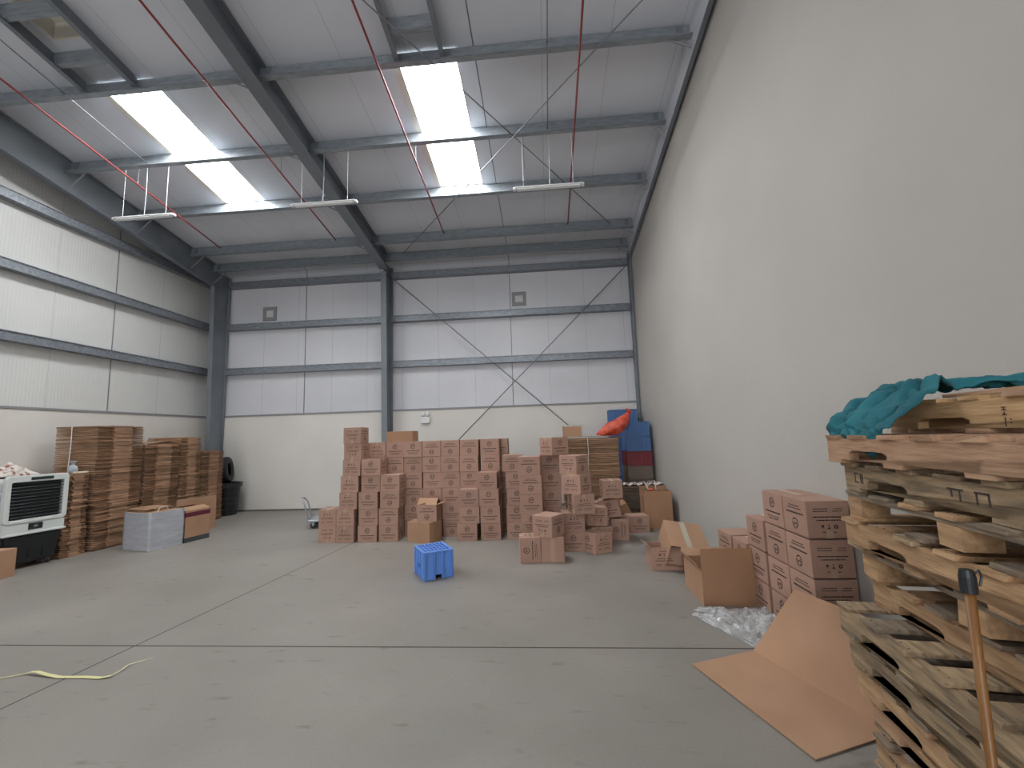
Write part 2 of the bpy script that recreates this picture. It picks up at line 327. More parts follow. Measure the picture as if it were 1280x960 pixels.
# knee stiffener of the left frame
PY = [(4.86, 'second bay line from the back of the hatch'), (6.07, ''), (7.28, ''), (8.55, ''), (9.22, '')]
names = ['nearest the camera beside the roof hatch frames', 'crossing over the middle of the roof light', 'at the far end of the roof light', 'just behind the ends of the red pipes', 'closest to the eave at the back wall']
for bay, (xa, xb) in (('left', (-7.64, -3.56)), ('right', (-3.54, 1.93))):
    for (y, _), nm in zip(PY, names):
        e = thing('steel_purlin', ((xa+xb)/2, y, roofz(y)-.1), 'galvanised steel purlin under the %s bay ceiling, %s' % (bay, nm), 'purlin', 'roof purlins')
        hl = (xb-xa)/2; b = MB()
        b.box(-hl, hl, -.004, .004, -.145, .085)       # web
        b.box(-hl, hl, 0, .06, .077, .085); b.box(-hl, hl, -.07, 0, -.145, -.138); b.box(-hl, hl, -.07, -.065, -.145, -.125)
        o = b.build('channel', M['galv'], e); o.rotation_euler = (-.149, 0, 0)
        for sx in (-1, 1):
            c = MB(); c.box(sx*(hl-.12)-.04, sx*(hl-.12)+.04, -.012, -.004, -.07, .07); o = c.build('cleat', M['steel'], e); o.rotation_euler = (-.149, 0, 0)
# fly braces
for x, sx, nm in ((-7.62, 1, 'left'), (-3.60, -1, 'middle'), (1.93, -1, 'right')):
    dp = {'left': .5, 'middle': .36, 'right': .35}[nm]
    for (y, _), n2 in zip(PY, names):
        if nm == 'middle' and y > 9: continue
        b = MB(); b.tube([(x+sx*.0, y-.02, roofz(y)-dp), (x+sx*.34, y-.02, roofz(y)-.19)], .011, 6)
        tag(b.build('fly_brace', M['rod']), 'short stay from %s rafter to purlin %s' % (nm, n2), 'brace', 'rafter stays')
# girts
def girt(name, axis, a0, a1, pos, z, label, deep=.13):
    b = MB(); h = .15
    if axis == 'x':
        b.box(a0, a1, pos-deep, pos-deep+.004, z, z+h); b.box(a0, a1, pos-deep, pos, z, z+.004); b.box(a0, a1, pos-deep, pos, z+h-.004, z+h)
        b.box(a0, a1, pos-deep-.016, pos-deep, z+.0, z+.012); b.box(a0, a1, pos-deep-.016, pos-deep, z+h-.012, z+h)
    else:
        b.box(pos+deep-.004, pos+deep, a0, a1, z, z+h); b.box(pos, pos+deep, a0, a1, z, z+.004); b.box(pos, pos+deep, a0, a1, z+h-.004, z+h)
        b.box(pos+deep, pos+deep+.016, a0, a1, z+.0, z+.012); b.box(pos+deep, pos+deep+.016, a0, a1, z+h-.012, z+h)
    return tag(b.build('wall_girt', M['galv_dark']), label, 'girt', 'wall girts')
hn = {3.2: 'lowest, just above the painted masonry', 4.28: 'level with the square wall vents', 5.34: 'topmost, under the eave'}
hn2 = {3.2: 'lowest of three', 4.28: 'middle of three', 5.34: 'topmost of three'}
for z in (3.2, 4.28, 5.34):
    girt('g', 'x', -7.60, -3.64, YB, z, 'galvanised girt on back wall in the left bay, %s' % hn[z])
    girt('g', 'x', -3.50, 2.0, YB, z, 'galvanised girt on back wall in the right bay, %s' % hn[z])
    girt('g', 'y', 0.5, 9.60, XL, z-.01, 'galvanised girt along the left clad wall, %s' % hn2[z])
# bracing rods
def rod(pts, r, label, name='bracing_rod', m='rod', cat='rod', group='bracing rods', n=6):
    return tag(MB().tube(pts, r, n).build(name, M[m], smooth=True), label, cat, group)
def rz(x, y, o): return (x, y, roofz(y)+o)
rod([(-3.47, 9.61, 5.31), (.485, 9.61, 1.73)], .011, 'diagonal rod on the back wall sloping down from the middle column to the right')
rod([(1.92, 9.585, 5.25), (-1.98, 9.585, 1.46)], .011, 'diagonal rod on the back wall sloping down from the right corner to the left')
rod([rz(-4.1+.9, 2.2+.0, -.27), rz(1.45, 8.32, -.27)], .009, 'diagonal ceiling rod from the middle rafter towards the far right corner')
rod([rz(2.0-.05, 3.56, -.29), rz(-2.95, 8.82, -.29)], .009, 'diagonal ceiling rod from the right wall towards the middle column')
# red sprinkler pipes
for x, nm in ((-6.42, 'leftmost, left of the roof light'), (-4.0, 'second from left, beside the middle rafter'), (-1.83, 'third from left, left of the right roof light'), (.57, 'rightmost, nearest the plastered wall')):
    e = thing('sprinkler_pipe', (x, 7.88, roofz(7.88)-.5), 'thin red pipe hanging under the ceiling, %s' % nm, 'pipe', 'red pipes under the ceiling')
    L = -Vector(e.location)
    o = MB().tube([rz(x, 1.6, -.5), rz(x, 7.88, -.5)], .013, 8).build('pipe', M['red_pipe'], e, smooth=True); o.location = L
    for y in (3.6, 6.07):
        o = MB().tube([rz(x, y, -.5), rz(x, y, -.19)], .004, 5).build('hanger', M['rod'], e); o.location = L
# conduits and lamps
rod([rz(-6.22, 2.0, -.2), rz(-6.22, 6.02, -.2)], .008, 'thin grey conduit under the ceiling running to the left tube lamp', 'conduit', 'galv', 'conduit', 'lamp conduits')
rod([rz(.205, 2.0, -.2), rz(.205, 6.02, -.2)], .008, 'thin grey conduit under the ceiling running to the right tube lamp', 'conduit', 'galv', 'conduit', 'lamp conduits')
rod([rz(-.18, 6.1, -.2), rz(-.18, 6.75, -.2)], .004, 'thin cable under the ceiling just beyond the right tube lamp', 'cable', 'rod', 'cable', None)
def lamp(xc, w, label, drop, hl=.88):
    e = thing('tube_lamp', (xc, 6.05, 5.18), label, 'lamp', 'hanging tube lamps')
    b = MB(); b.box(-w/2, w/2, -.04, .04, .005, .028); b.build('housing', M['white_metal'], e, bevel=.008)
    b = MB(); b.box(-w/2+.03, w/2-.03, -.034, .034, -.018, .006); b.build('diffuser', M['white_tube'], e, bevel=.009)
    for sx in (-1, 1):
        b = MB(); b.box(sx*(w/2+.005)-.02, sx*(w/2+.005)+.02, -.034, .034, -.012, .026); b.build('end_cap', M['white_metal'], e, bevel=.006)
    for x in ((-.37, .37)):
        MB().tube([(x, 0, .026), (x, 0, hl if x < 0 else .88)], .0035, 5).build('suspension_wire', M['white_metal'], e)
    MB().tube([(drop, 0, .026), (drop+.01, 0, .5), (drop, 0, .88)], .006, 6).build('power_drop', M['galv'], e)
lamp(-6.25, 1.0, 'white tube lamp hanging from the purlin left of the left roof light', 0)
lamp(-3.27, 1.0, 'white tube lamp hanging in front of the middle rafter', -.02, .70)
lamp(.18, 1.0, 'white tube lamp hanging right of the right roof light', .02)
# roof hatch
def hatch(x0, x1, y1, ys, label, curb):
    e = thing('roof_hatch', ((x0+x1)/2, y1, roofz(y1)-.1), label, 'roof hatch', 'roof hatch frames'); L = -Vector(e.location)
    for x in (x0, x1):
        b = MB(); slope_bar(b, x-.03, x+.03, 2.0, y1, -.20, -.19); slope_bar(b, x-.03, x-.022, 2.0, y1, -.19, -.01); o = b.build('side_channel', M['steel'], e); o.location = L
    for y in ys:
        b = MB(); b.box(x0-.02, x1-.03, y-.005, y+.005, roofz(y)-.17, roofz(y)-.01); b.box(x0-.02, x1-.03, y, y+.06, roofz(y)-.178, roofz(y)-.17); o = b.build('cross_channel', M['galv'], e); o.location = L
    if curb:
        o = frustum_frame(-5.80, -5.27, 3.0, 4.3, .22).build('curb', M['curb'], e); o.location = L
        b = MB(); z = .22
        b.hexa([(-5.80,3,roofz(3)+z),(-5.27,3,roofz(3)+z),(-5.27,4.3,roofz(4.3)+z),(-5.80,4.3,roofz(4.3)+z),(-5.80,3,roofz(3)+z+.02),(-5.27,3,roofz(3)+z+.02),(-5.27,4.3,roofz(4.3)+z+.02),(-5.80,4.3,roofz(4.3)+z+.02)]); o = b.build('lid', M['curb'], e); o.location = L
        b = MB(); b.hexa([(-5.42,3.0,roofz(3)+.16),(-5.28,3.0,roofz(3)+.16),(-5.28,4.1,roofz(4.1)+.16),(-5.42,4.1,roofz(4.1)+.16),(-5.42,3.0,roofz(3)+.2),(-5.28,3.0,roofz(3)+.2),(-5.28,4.1,roofz(4.1)+.2),(-5.42,4.1,roofz(4.1)+.2)]); o = b.build('vent_slot', M['dark'], e); o.location = L
hatch(-5.95, -5.22, 4.84, (4.45, 3.9), 'steel framed roof hatch with an open dark slot above the left roof light', True)
hatch(-1.68, -1.10, 4.84, (4.46,), 'steel framing under the closed roof sheet above the right roof light', False)
# wall vents and emergency lamp
for x, z, s, lb in ((-6.61, 4.68, .17, 'square grey framed vent high on the back wall in the left bay'), (-.51, 4.71, .165, 'square grey framed vent high on back wall beside the wide dark joint')):
    e = thing('wall_vent', (x, YB, z), lb, 'vent', 'square wall vents')
    b = MB(); 
    for q in ((-s,-s*.55,-s,s),(s*.55,s,-s,s),(-s*.55,s*.55,-s,-s*.5),(-s*.55,s*.55,s*.5,s)): b.box(q[0],q[1],-.025,0,q[2],q[3])
    b.build('frame', M['vent'], e)
    b = MB(); b.box(-s*.55, s*.55, -.008, 0, -s*.5, s*.5)
    for k in range(3): b.box(-s*.5, s*.5, -.014, -.008, -s*.4+k*s*.3, -s*.3+k*s*.3)
    b.build('louvre', M['vent_in'], e)
e = thing('emergency_lamp', (-2.74, 9.75, 1.93), 'small white twin-head emergency lamp on masonry right of the middle column', 'lamp')
MB().box(-.10, .10, -.07, 0, -.05, .10).build('housing', M['white_metal'], e, bevel=.01)
for sx in (-1, 1):
    MB().lathe([(.0,-.03),(.035,-.03),(.045,.03),(.03,.035),(0,.036)], 16, T(sx*.06,-.06,.165,0,PI/2)).build('lamp_head', M['white_metal'], e, smooth=False)
    MB().tube([(sx*.05,-.03,.10),(sx*.06,-.045,.14)], .01, 6).build('bracket', M['vent'], e)
MB().tube([(.04,-.01,.1),(.045,-.008,.27)], .008, 6).build('supply_conduit', M['white_metal'], e)

# ------------------------------------------------------------------ printed cartons
BW, BD, BH = .30, .28, .25
def dashes(b, x0, x1, z, h, dens, rng, y=0.0):
    x = x0
    while x < x1:
        w = rng.uniform(.008, .022); xe = min(x+w, x1); b.box(x, xe, -.0006, 0.0, z, z+h); x = xe+rng.uniform(.0015, .004)
def arc(b, cx, cz_, r0, r1, a0, a1, n=14):
    for i in range(n):
        t0 = a0+(a1-a0)*i/n; t1 = a0+(a1-a0)*(i+1)/n
        P = [(cx+r*math.cos(t), cz_+r*math.sin(t)) for r, t in ((r0,t0),(r1,t0),(r1,t1),(r0,t1))]
        b.add([(p[0],-.0006,p[1]) for p in P]+[(p[0],0,p[1]) for p in P], [(3,2,1,0),(0,1,5,4),(1,2,6,5),(2,3,7,6),(3,0,4,7)])
def bar(b, x0, z0, x1, z1, w):
    d = Vector((x1-x0, z1-z0)); n = Vector((-d.y, d.x)).normalized()*w/2
    P = [(x0+n.x, z0+n.y),(x0-n.x,z0-n.y),(x1-n.x,z1-n.y),(x1+n.x,z1+n.y)]
    b.add([(p[0],-.0006,p[1]) for p in P], [(0,1,2,3)])
def logo_face(b, rng):      # centred on x, z from 0 to BH, faces -Y
    cx, cz_ = 0, .172
    arc(b, cx, cz_, .029, .0375, math.radians(110), math.radians(330)); arc(b, cx, cz_, .029, .0375, math.radians(-12), math.radians(72), 7)
    bar(b, cx+.004, cz_+.045, cx+.018, cz_+.033, .008); bar(b, cx-.016, cz_+.040, cx-.004, cz_+.026, .008)
    for q in ((-.014,-.012,-.014,.014),(-.014,.014,0,-.002),(0,-.002,.014,.014),(.014,.014,.014,-.012)): bar(b, cx+q[0], cz_+q[1], cx+q[2], cz_+q[3], .0065)
    dashes(b, -.108, .108, .094, .011, 1, rng); dashes(b, -.085, .085, .064, .0065, 1, rng); dashes(b, -.07, .07, .046, .0065, 1, rng)
def text_face(b, rng):
    dashes(b, -.045, .045, .205, .006, 1, rng)
    arc(b, -.045, .172, .006, .014, 0, 2*PI, 10); b.add([(-.010,-.0006,.186),(.012,-.0006,.186),(.001,-.0006,.172)], [(0,1,2)]); b.box(-.0005, .0025, -.0006, 0, .160, .174); b.box(-.006, .008, -.0006, 0, .158, .161); b.add([(.030,-.0006,.160),(.052,-.0006,.160),(.041,-.0006,.184)], [(0,1,2)])
    dashes(b, -.08, .08, .125, .007, 1, rng); dashes(b, -.10, .10, .103, .008, 1, rng)
    dashes(b, -.095, -.03, .066, .005, 1, rng); dashes(b, .0, .10, .066, .005, 1, rng); dashes(b, -.095, -.04, .050, .005, 1, rng); dashes(b, .0, .095, .050, .005, 1, rng)
rng = random.Random(3)
_b = MB(); _b.box(-BW/2, BW/2, -BD/2, BD/2, 0, BH-.004)
body_me = _b.mesh('carton_body', M['card_print'], .003)
_b = MB(); _b.box(-BW/2+.001, BW/2-.001, -BD/2+.001, -.0012, BH-.0045, BH-.0005); _b.box(-BW/2+.001, BW/2-.001, .0012, BD/2-.001, BH-.0045, BH-.0005)
flap_me = _b.mesh('top_flaps', M['card_print'], .001)
_b = MB(); _b.box(-BW/2-.0006, BW/2+.0006, -.024, .024, BH-.0005, BH); _b.box(-BW/2-.0009, -BW/2-.0002, -.024, .024, BH-.05, BH); _b.box(BW/2+.0002, BW/2+.0009, -.024, .024, BH-.05, BH)
tape_me = _b.mesh('tape', M['tape'])
def on_faces(fn, faces):
    B = MB()
    for ang, dist in faces:
        t = MB(); fn(t, rng); R = Matrix.Rotation(ang, 4, 'Z') @ Matrix.Translation((0, -dist-.0002, 0)); B.add(t.v, t.f, R)
    return B
logo_mes = [on_faces(logo_face, ((a_, BD/2),)).mesh('printed_logo', M['ink']) for a_ in (0, PI)]
text_mes = [on_faces(text_face, ((a_, BW/2),)).mesh('printed_text', M['ink']) for a_ in (PI/2, -PI/2)]
def carton_proto():
    e = thing('printed_carton', (0,0,-50)); e.rotation_mode = 'XYZ'
    for n, me in [('carton_body', body_me), ('top_flaps', flap_me), ('tape', tape_me)]+[('printed_logo', q) for q in logo_mes]+[('printed_text', q) for q in text_mes]:
        place(n, me, e)
    return e
proto = carton_proto(); proto_used = [False]
def dup(root):
    r = root.copy(); COL.objects.link(r)
    for ch in list(root.children):
        c = ch.copy(); COL.objects.link(c); c.parent = r
    return r
NCART = [0]
def carton(x, y, z, deg, label, group, text=False, flip=False, tilt=None, end=False):
    """x, y: centre of the footprint, z: underside."""
    e = proto if not proto_used[0] else dup(proto); proto_used[0] = True
    a = math.radians(deg)+(PI/2 if text else 0)
    R = Matrix.Rotation(a, 4, 'Z')
    if tilt: R = Matrix.Rotation(math.radians(tilt[0]), 4, 'X') @ Matrix.Rotation(math.radians(tilt[1]), 4, 'Y') @ R
    if flip: R = R @ Matrix.Translation((0,0,BH)) @ Matrix.Rotation(PI, 4, 'Y')
    if end: R = R @ Matrix.Translation((BH/2,0,BW/2)) @ Matrix.Rotation(-PI/2, 4, 'Y')
    mm = Matrix.Translation((x, y, z)) @ R
    e.rotation_euler = mm.to_euler(); e.location = mm.translation
    tag(e, label, 'carton', group); NCART[0] += 1
    return e
ORD = ['bottom', 'second', 'third', 'fourth', 'fifth', 'sixth', 'top']
def levels(n): return ['bottom'] + ['%s from floor' % o for o in ['second','third','fourth','fifth','sixth','seventh'][:n-2]] + ['top']
def stack(xs, yf, n, spec, desc, group, deg=0.0, shifts=None, z0=0, turn=0):
    """a stack of n cartons with front faces at y = yf; spec: one letter per level, l logo, L logo upside down, t text, T text upside down"""
    lv = levels(n) if n > 1 else ['single']
    for k in range(n):
        c = spec[k]; dx = (shifts[k][0] if shifts else 0)+random.uniform(-.005, .005); dy = (shifts[k][1] if shifts else 0)+random.uniform(-.012, .008)
        tx = c in 'tT'; dep = (BW if tx else BD)
        carton(xs+dx, yf+dy+dep/2, z0+k*BH+.0, deg+random.uniform(-1.3, 1.3), '%s carton of %s' % (lv[k], desc), group, tx, c in 'LT')
G1 = 'printed cartons stacked before the back wall'
stack(-3.42, 6.62, 2, 'Tt', 'the low two-high stack beside the hand trolley', G1)
stack(-3.125, 6.60, 7, 'tttttTT', 'the tallest seven-high stack at the left end', G1, shifts=[(0,0),(0,0),(.035,0),(.055,0),(.075,.02),(.09,.03),(.085,.03)])
stack(-2.79, 6.62, 5, 'lllll', 'the five-high front stack just right of the tallest', G1, shifts=[(0,0),(.015,0),(.02,0),(.05,0),(.06,-.02)])
stack(-2.465, 6.63, 4, 'lLLl', 'the four-high stack left of the plain kraft cartons', G1, shifts=[(0,0),(0,0),(.02,0),(.03,0)])
stack(-2.775, 6.96, 6, 'tttttt', 'the back-row stack right behind the five-high stack', G1)
stack(-2.475, 6.96, 6, 'lLlLLl', 'the back-row stack under the plain brown carton', G1)
stack(-2.172, 6.96, 6, 'LlLLLl', 'the back-row stack behind the open-topped printed carton', G1)
stack(-1.862, 6.95, 6, 'LLlllL', 'the back-row stack right of and behind the open-topped carton', G1)
stack(-1.555, 6.93, 6, 'LllLLL', 'the back-row stack above the blue crate', G1, shifts=[(.02,0),(.02,0),(.015,0),(0,0),(0,0),(0,0)])
stack(-1.252, 6.93, 6, 'llllLL', 'the back-row stack behind the three-high front stack', G1)
stack(-1.228, 6.62, 3, 'lll', 'the three-high front stack just right of the blue crate', G1, shifts=[(-.01,0),(.02,0),(.02,0)])
stack(-.893, 6.63, 4, 'llll', 'the four-high front stack second right of the blue crate', G1, shifts=[(0,0),(0,0),(-.01,0),(-.03,0)])
stack(-.915, 6.93, 6, 'llllLl', 'the rearmost six-high stack above the four-high front stack', G1, shifts=[(0,0)]*6)
stack(-.80, 7.25, 6, 'llllll', 'the rear stack whose shaded side shows at the right end', G1)
stack(-.50, 6.68, 5, 'llllL', 'the half-hidden five-high stack left of the foremost column', G1, shifts=[(0,0),(.0,0),(.02,0),(.0,0),(-.05,0)])
stack(-.235, 5.97, 5, 'lllLL', 'the foremost five-high column left of the toppled cartons', G1, shifts=[(0,0),(0,0),(0,0),(-.01,0),(-.02,0)])
G2 = 'loose printed cartons right of the long stacks'
carton(-.265, 5.60, 0, 6, 'printed carton standing on its end on the floor, leftmost of the loose ones', G2, end=True)
carton(.015, 5.60, 0, 2, 'printed carton standing on its end right below the tilted one', G2, text=True, end=True)
carton(-.02, 5.60, .302, -32, 'printed carton set askew on top of the two end-standing cartons', G2, text=True, flip=True)
dst = [(.30, 6.09, 0, 'l', 'bottom'), (.30, 6.09, 8, 't', 'second'), (.42, 5.98, 14, 't', 'third'), (.38, 6.00, -34, 't', 'fourth'), (.36, 6.09, -38, 'T', 'fifth'), (.10, 6.31, -52, 't', 'top')]
for k, (x, y, dg, c, nm) in enumerate(dst):
    carton(x, y, k*BH, dg if c != 'x' else 0, '%s carton of the twisted six-high stack before tied flat cartons' % nm, G2, c in 'tT', c in 'LT')
for k in range(5):
    carton(.03, 6.53, k*BH, (2,-3,1,3,-2)[k], '%s carton of the shaded stack behind the twisted six-high stack' % levels(5)[k], G2)
carton(.60, 5.98, 0, 32, 'printed carton turned askew on the floor, foremost right of the end-standing cartons', G2, text=True)
carton(.70, 6.38, 0, 4, 'printed carton on the floor just behind the foremost askew one', G2, text=True)
carton(.64, 6.40, .262, 6, 'printed carton leaning slightly on top of the one behind the askew carton', G2, text=True, flip=True, tilt=(0, 3))
carton(1.01, 6.66, 0, -3, 'blank-sided printed carton standing on end under the tilted logo carton', G2, end=True)
carton(.905, 6.62, .332, -12, 'printed logo carton tipped left beneath the square text-faced carton', G2, tilt=(0, -9))
carton(.90, 6.50, .615, 1, 'printed carton with centred text, topmost before the tied flat cartons', G2, text=True)
carton(1.36, 7.12, 0, 8, 'small printed carton on the floor left of the tilted plain carton', G2)
carton(.62, 6.85, 0, -8, 'printed carton at the back, glimpsed behind the slightly leaning one', G2)
carton(.62, 6.86, BH, 5, 'upper printed carton at the back, glimpsed over the slightly leaning one', G2)
G3 = 'printed cartons stacked against the right wall'
def wstack(y0, n, spec, desc, x=1.762, dy=0, tj=0):
    lv = levels(n)
    for k in range(n):
        c = spec[k]
        carton(x+BD/2+random.uniform(-.003,.003), y0+BW/2, k*.2605, -90+random.uniform(-.6,.6), '%s carton of %s' % (lv[k], desc), G3, False, c == 'L')
wstack(3.205, 4, 'lLLL', 'the nearest four-high wall stack, beside the big cardboard sheet')
wstack(3.52, 4, 'lLLl', 'the second four-high wall stack from the camera')
wstack(3.87, 3, 'lll', 'the three-high wall stack beside the open kraft box', x=1.767)
carton(1.905, 4.37, 0, -90, 'lower printed carton of the nearer two-high wall stack', G3); carton(1.905, 4.37, .252, -91, 'upper printed carton of the nearer two-high wall stack', G3)
carton(1.905, 4.72, 0, -90, 'lower printed carton of the farther two-high wall stack', G3); carton(1.905, 4.72, .252, -88, 'upper printed carton of the farther two-high wall stack', G3, flip=True)

# ------------------------------------------------------------------ plain cartons
def open_box(name, W, D, H, m, label, cat='carton', th=.004, flaps=(), loc=(0,0,0), rot=None, mtx=None, tape=None, closed=False, fm=None):
    """thin-walled carton, origin at the centre of its base. flaps: (side, length, angle from upright outward, in degrees)"""
    e = thing(name, loc, label, cat)
    if rot: e.rotation_euler = rot
    if mtx is not None: e.rotation_euler = mtx.to_euler(); e.location = mtx.translation
    b = MB(); x, y = W/2, D/2
    if closed: b.box(-x, x, -y, y, 0, H-.003)
    else:
        b.box(-x, x, -y, y, 0, th)
        for q in ((-x,x,-y,-y+th),(-x,x,y-th,y),(-x,-x+th,-y+th,y-th),(x-th,x,-y+th,y-th)): b.box(*q, th, H)
    b.build('carton_body', M[m], e, bevel=.0015)
    for side, ln, ang in flaps:
        a = math.radians(ang); t = MB()
        if side in 'NS':
            t.box(-x+.002, x-.002, -th/2, th/2, 0, ln); R = Matrix.Translation((0, (y-th/2)*(1 if side == 'N' else -1), H)) @ Matrix.Rotation(a*(-1 if side == 'N' else 1), 4, 'X')
        else:
            t.box(-th/2, th/2, -y+.002, y-.002, 0, ln); R = Matrix.Translation(((x-th/2)*(1 if side == 'E' else -1), 0, H)) @ Matrix.Rotation(a*(1 if side == 'E' else -1), 4, 'Y')
        u = MB().add(t.v, t.f, R); u.build('flap', M[fm or m], e)
    if closed:
        b = MB(); b.box(-x+.001, x-.001, -y+.001, -.0015, H-.0035, H); b.box(-x+.001, x-.001, .0015, y-.001, H-.0035, H); b.build('flap', M[m], e)
    if tape:
        b = MB(); b.box(*tape); b.build('tape', M['tape_grey'] if m == 'card_warm' else M['tape'], e)
    return e
# kraft box with the open printed one on top, left of the blue crate
open_box('plain_carton', .42, .30, .30, 'card_warm', 'plain kraft carton on the floor behind the blue crate, under an open printed carton', loc=(-1.91, 6.68, 0), rot=(0,0,math.radians(-23)), closed=True, tape=(-.211,.211,-.02,.02,.2975,.3005))
e = open_box('open_printed_carton', .30, .28, .245, 'card_print', 'open printed carton with raised flaps standing on the plain kraft carton', loc=(-1.84, 6.69, .302), rot=(0,0,0), flaps=(('S', .14, -50), ('E', .10, 75), ('N', .13, -60), ('W', .13, -75)), fm='card_warm')
B = MB(); t = MB(); logo_face(t, rng); B.add(t.v, t.f, Matrix.Translation((0,-.1403,.245)) @ Matrix.Rotation(PI,4,'Y')); B.build('printed_logo', M['ink'], e)
open_box('plain_carton', .44, .30, .17, 'card_brown', 'plain brown carton lying on top of the back row before the middle column', loc=(-2.40, 7.12, 1.502), closed=True, tape=(-.221,.221,-.02,.02,.168,.1705))
# tall carton near the corner
e = open_box('tall_carton', .43, .36, .585, 'card_brown', 'tall plain brown carton with a side hand slot, standing near the right wall corner', loc=(1.735, 7.40, 0), flaps=(('W', .04, 12), ('N', .05, 5)))
MB().box(-.217, -.2145, -.07, -.04, .28, .50).build('hand_slot', M['dark'], e)
rod([(1.62, 7.35, .60), (1.60, 7.5, .70), (1.63, 7.8, .68)], .006, 'white strap loop rising from left part of the tall carton', 'strap', 'white_strap', 'strap', 'strap loops')
rod([(1.74, 7.34, .60), (1.76, 7.5, .72), (1.70, 7.8, .68)], .006, 'white strap loop rising from the middle of the tall carton', 'strap', 'white_strap', 'strap', 'strap loops')
tag(MB().lathe([(0,-.02),(.03,-.012),(.035,0),(.03,.012),(0,.02)], 12, T(1.66,7.33,.60,0,.3)).build('red_clip', M['red_bag'], smooth=True), 'small red clip on the front rim of the tall brown carton', 'clip')
# tilted tan carton in the gap
open_box('tilted_carton', .34, .30, .26, 'card_brown', 'plain brown carton tipped on its corner left of the tall carton', rot=(math.radians(4), math.radians(-27), 0), loc=(1.22, 7.56, .09), closed=True)
open_box('crushed_carton', .26, .24, .16, 'card_print', 'low crushed carton wedged left of the tipped plain carton', loc=(1.03, 7.10, 0), rot=(0,0,.1), flaps=(('N', .1, 30),))
# big open kraft box
e = open_box('open_carton', .47, .52, .29, 'card_warm', 'big open kraft carton with its front flap standing up, before the plastic film', loc=(1.558, 4.385, 0), flaps=(('W', .07, 30), ('N', .10, 55)))
MB().box(-.235, .235, -.2635, -.2595, 0, .49).build('front_panel', M['card_brown'], e)
# tent-like overturned carton with grey tape
A = Vector((1.33, 5.37, .505)); u = Vector((.46, 0, -.075)).normalized(); v = Vector((-.03, -.40, -.205)); v = (v-u*v.dot(u)).normalized(); w_ = u.cross(v).normalized()
if w_.z > 0: w_ = -w_
e = thing('overturned_carton', (1.33, 5.2, .1), 'overturned kraft carton with a grey tape strip, resting on a printed carton', 'carton')
Lm = -Vector(e.location); LW, LV, LD = .42, .44, .27
def PP(a, b_, c): return tuple(A+u*a+v*b_+w_*c+Lm)
def slab(a0,a1,b0,b1,c0,c1): return MB().hexa([PP(a0,b0,c0),PP(a1,b0,c0),PP(a1,b1,c0),PP(a0,b1,c0),PP(a0,b0,c1),PP(a1,b0,c1),PP(a1,b1,c1),PP(a0,b1,c1)])
th = .004
slab(0,LW,0,LV,0,th).build('top_panel', M['card_warm'], e); slab(0,th,0,LV,th,LD).build('side_panel', M['card_warm'], e)
slab(LW-th,LW,0,LV,th,LD).build('side_panel', M['card_warm'], e); slab(th,LW-th,0,th,th,LD).build('end_panel', M['card_brown'], e); slab(th,LW-th,.02,LV,LD-th,LD).build('bottom_panel', M['card_brown'], e)
slab(LW*.42,LW*.42+.06,-.0005,LV+.0005,-.0012,0).build('tape', M['tape_grey'], e)
e = open_box('printed_carton', .34, .27, .25, 'card_print', 'crushed open printed carton under the overturned taped carton', loc=(1.28, 5.26, 0), rot=(0,0,.02), flaps=(('W', .06, 60),))
B = MB(); t = MB(); text_face(t, rng); B.add(t.v, t.f, Matrix.Translation((-.03,-.1353,0))); B.build('printed_text', M['ink'], e)
tag(MB().lathe([(.0,0),(.16,0),(.17,.03),(.12,.06),(.05,.075),(0,.08)], 18, T(1.80,5.55,0)).build('dark_scrap', M['black_rubber'], smooth=True), 'dark crumpled scrap on the floor by the right wall behind open carton', 'scrap')

# ------------------------------------------------------------------ flattened cartons
def flat_mesh(W, D, m, k=0, th=.027):
    """W along x (seen edge on the +x side), D along y: the middle is flush, the flanks are set back."""
    r = random.Random(k); b = MB(); x = W/2; y = D/2; a = y*.40+r.uniform(-.012,.012)
    b.box(-x, x, -a, a, 0, th); b.box(-x, x-.028-r.uniform(0,.012), a, y, th*.12, th*.80); b.box(-x, x-.028-r.uniform(0,.012), -y, -a, th*.10, th*.80)
    b.box(-x+.02, x-.012, a, y-.004, 0, th*.18); b.box(-x+.02, x-.012, -y+.004, -a, 0, th*.2)
    return b.mesh('flattened_carton', M[m], 0)
def ordi(n):
    w = ['topmost', 'second', 'third', 'fourth', 'fifth', 'sixth', 'seventh', 'eighth', 'ninth', 'tenth']
    if n == 0: return w[0]+' of'
    if n < 10: return w[n]+' from the top of'
    k = n+1; suf = 'th' if 10 < k % 100 < 14 else {1: 'st', 2: 'nd', 3: 'rd'}.get(k % 10, 'th')
    return '%d%s from the top of' % (k, suf)
def pile(cx, cy, z0, z1, W, D, deg, m, label, group, wob=.010, th=.030, lean=(0,0)):
    ms = [flat_mesh(W, D, m, k, th) for k in range(4)]
    n = int(round((z1-z0)/(th+.0012))); a = 0; dx = 0
    for i in range(n):
        a += random.uniform(-.35, .35); a = max(-1.5, min(1.5, a)); f = i/n
        if i % 8 == 0: dx = random.uniform(-.008, .008)
        o = place('flattened_carton', ms[i % 4], None, (cx+dx+random.uniform(-wob, wob)+lean[0]*f, cy+random.uniform(-wob, wob)+lean[1]*f, z0+i*(th+.0012)), math.radians(deg+a))
        tag(o, 'flattened carton, %s the %s' % (ordi(n-1-i), label), 'flattened carton', group)
    return z0+n*(th+.0012)
zt0 = pile(-7.46, 6.03, .0, 1.20, 1.0, .34, 0, 'card_flat', 'low pile right beside the air cooler', 'flat cartons in the low pile')
pile(-7.80, 5.44, .0, 1.20, .34, .80, 0, 'card_flat', 'low pile hidden behind the air cooler', 'flat cartons behind the cooler')
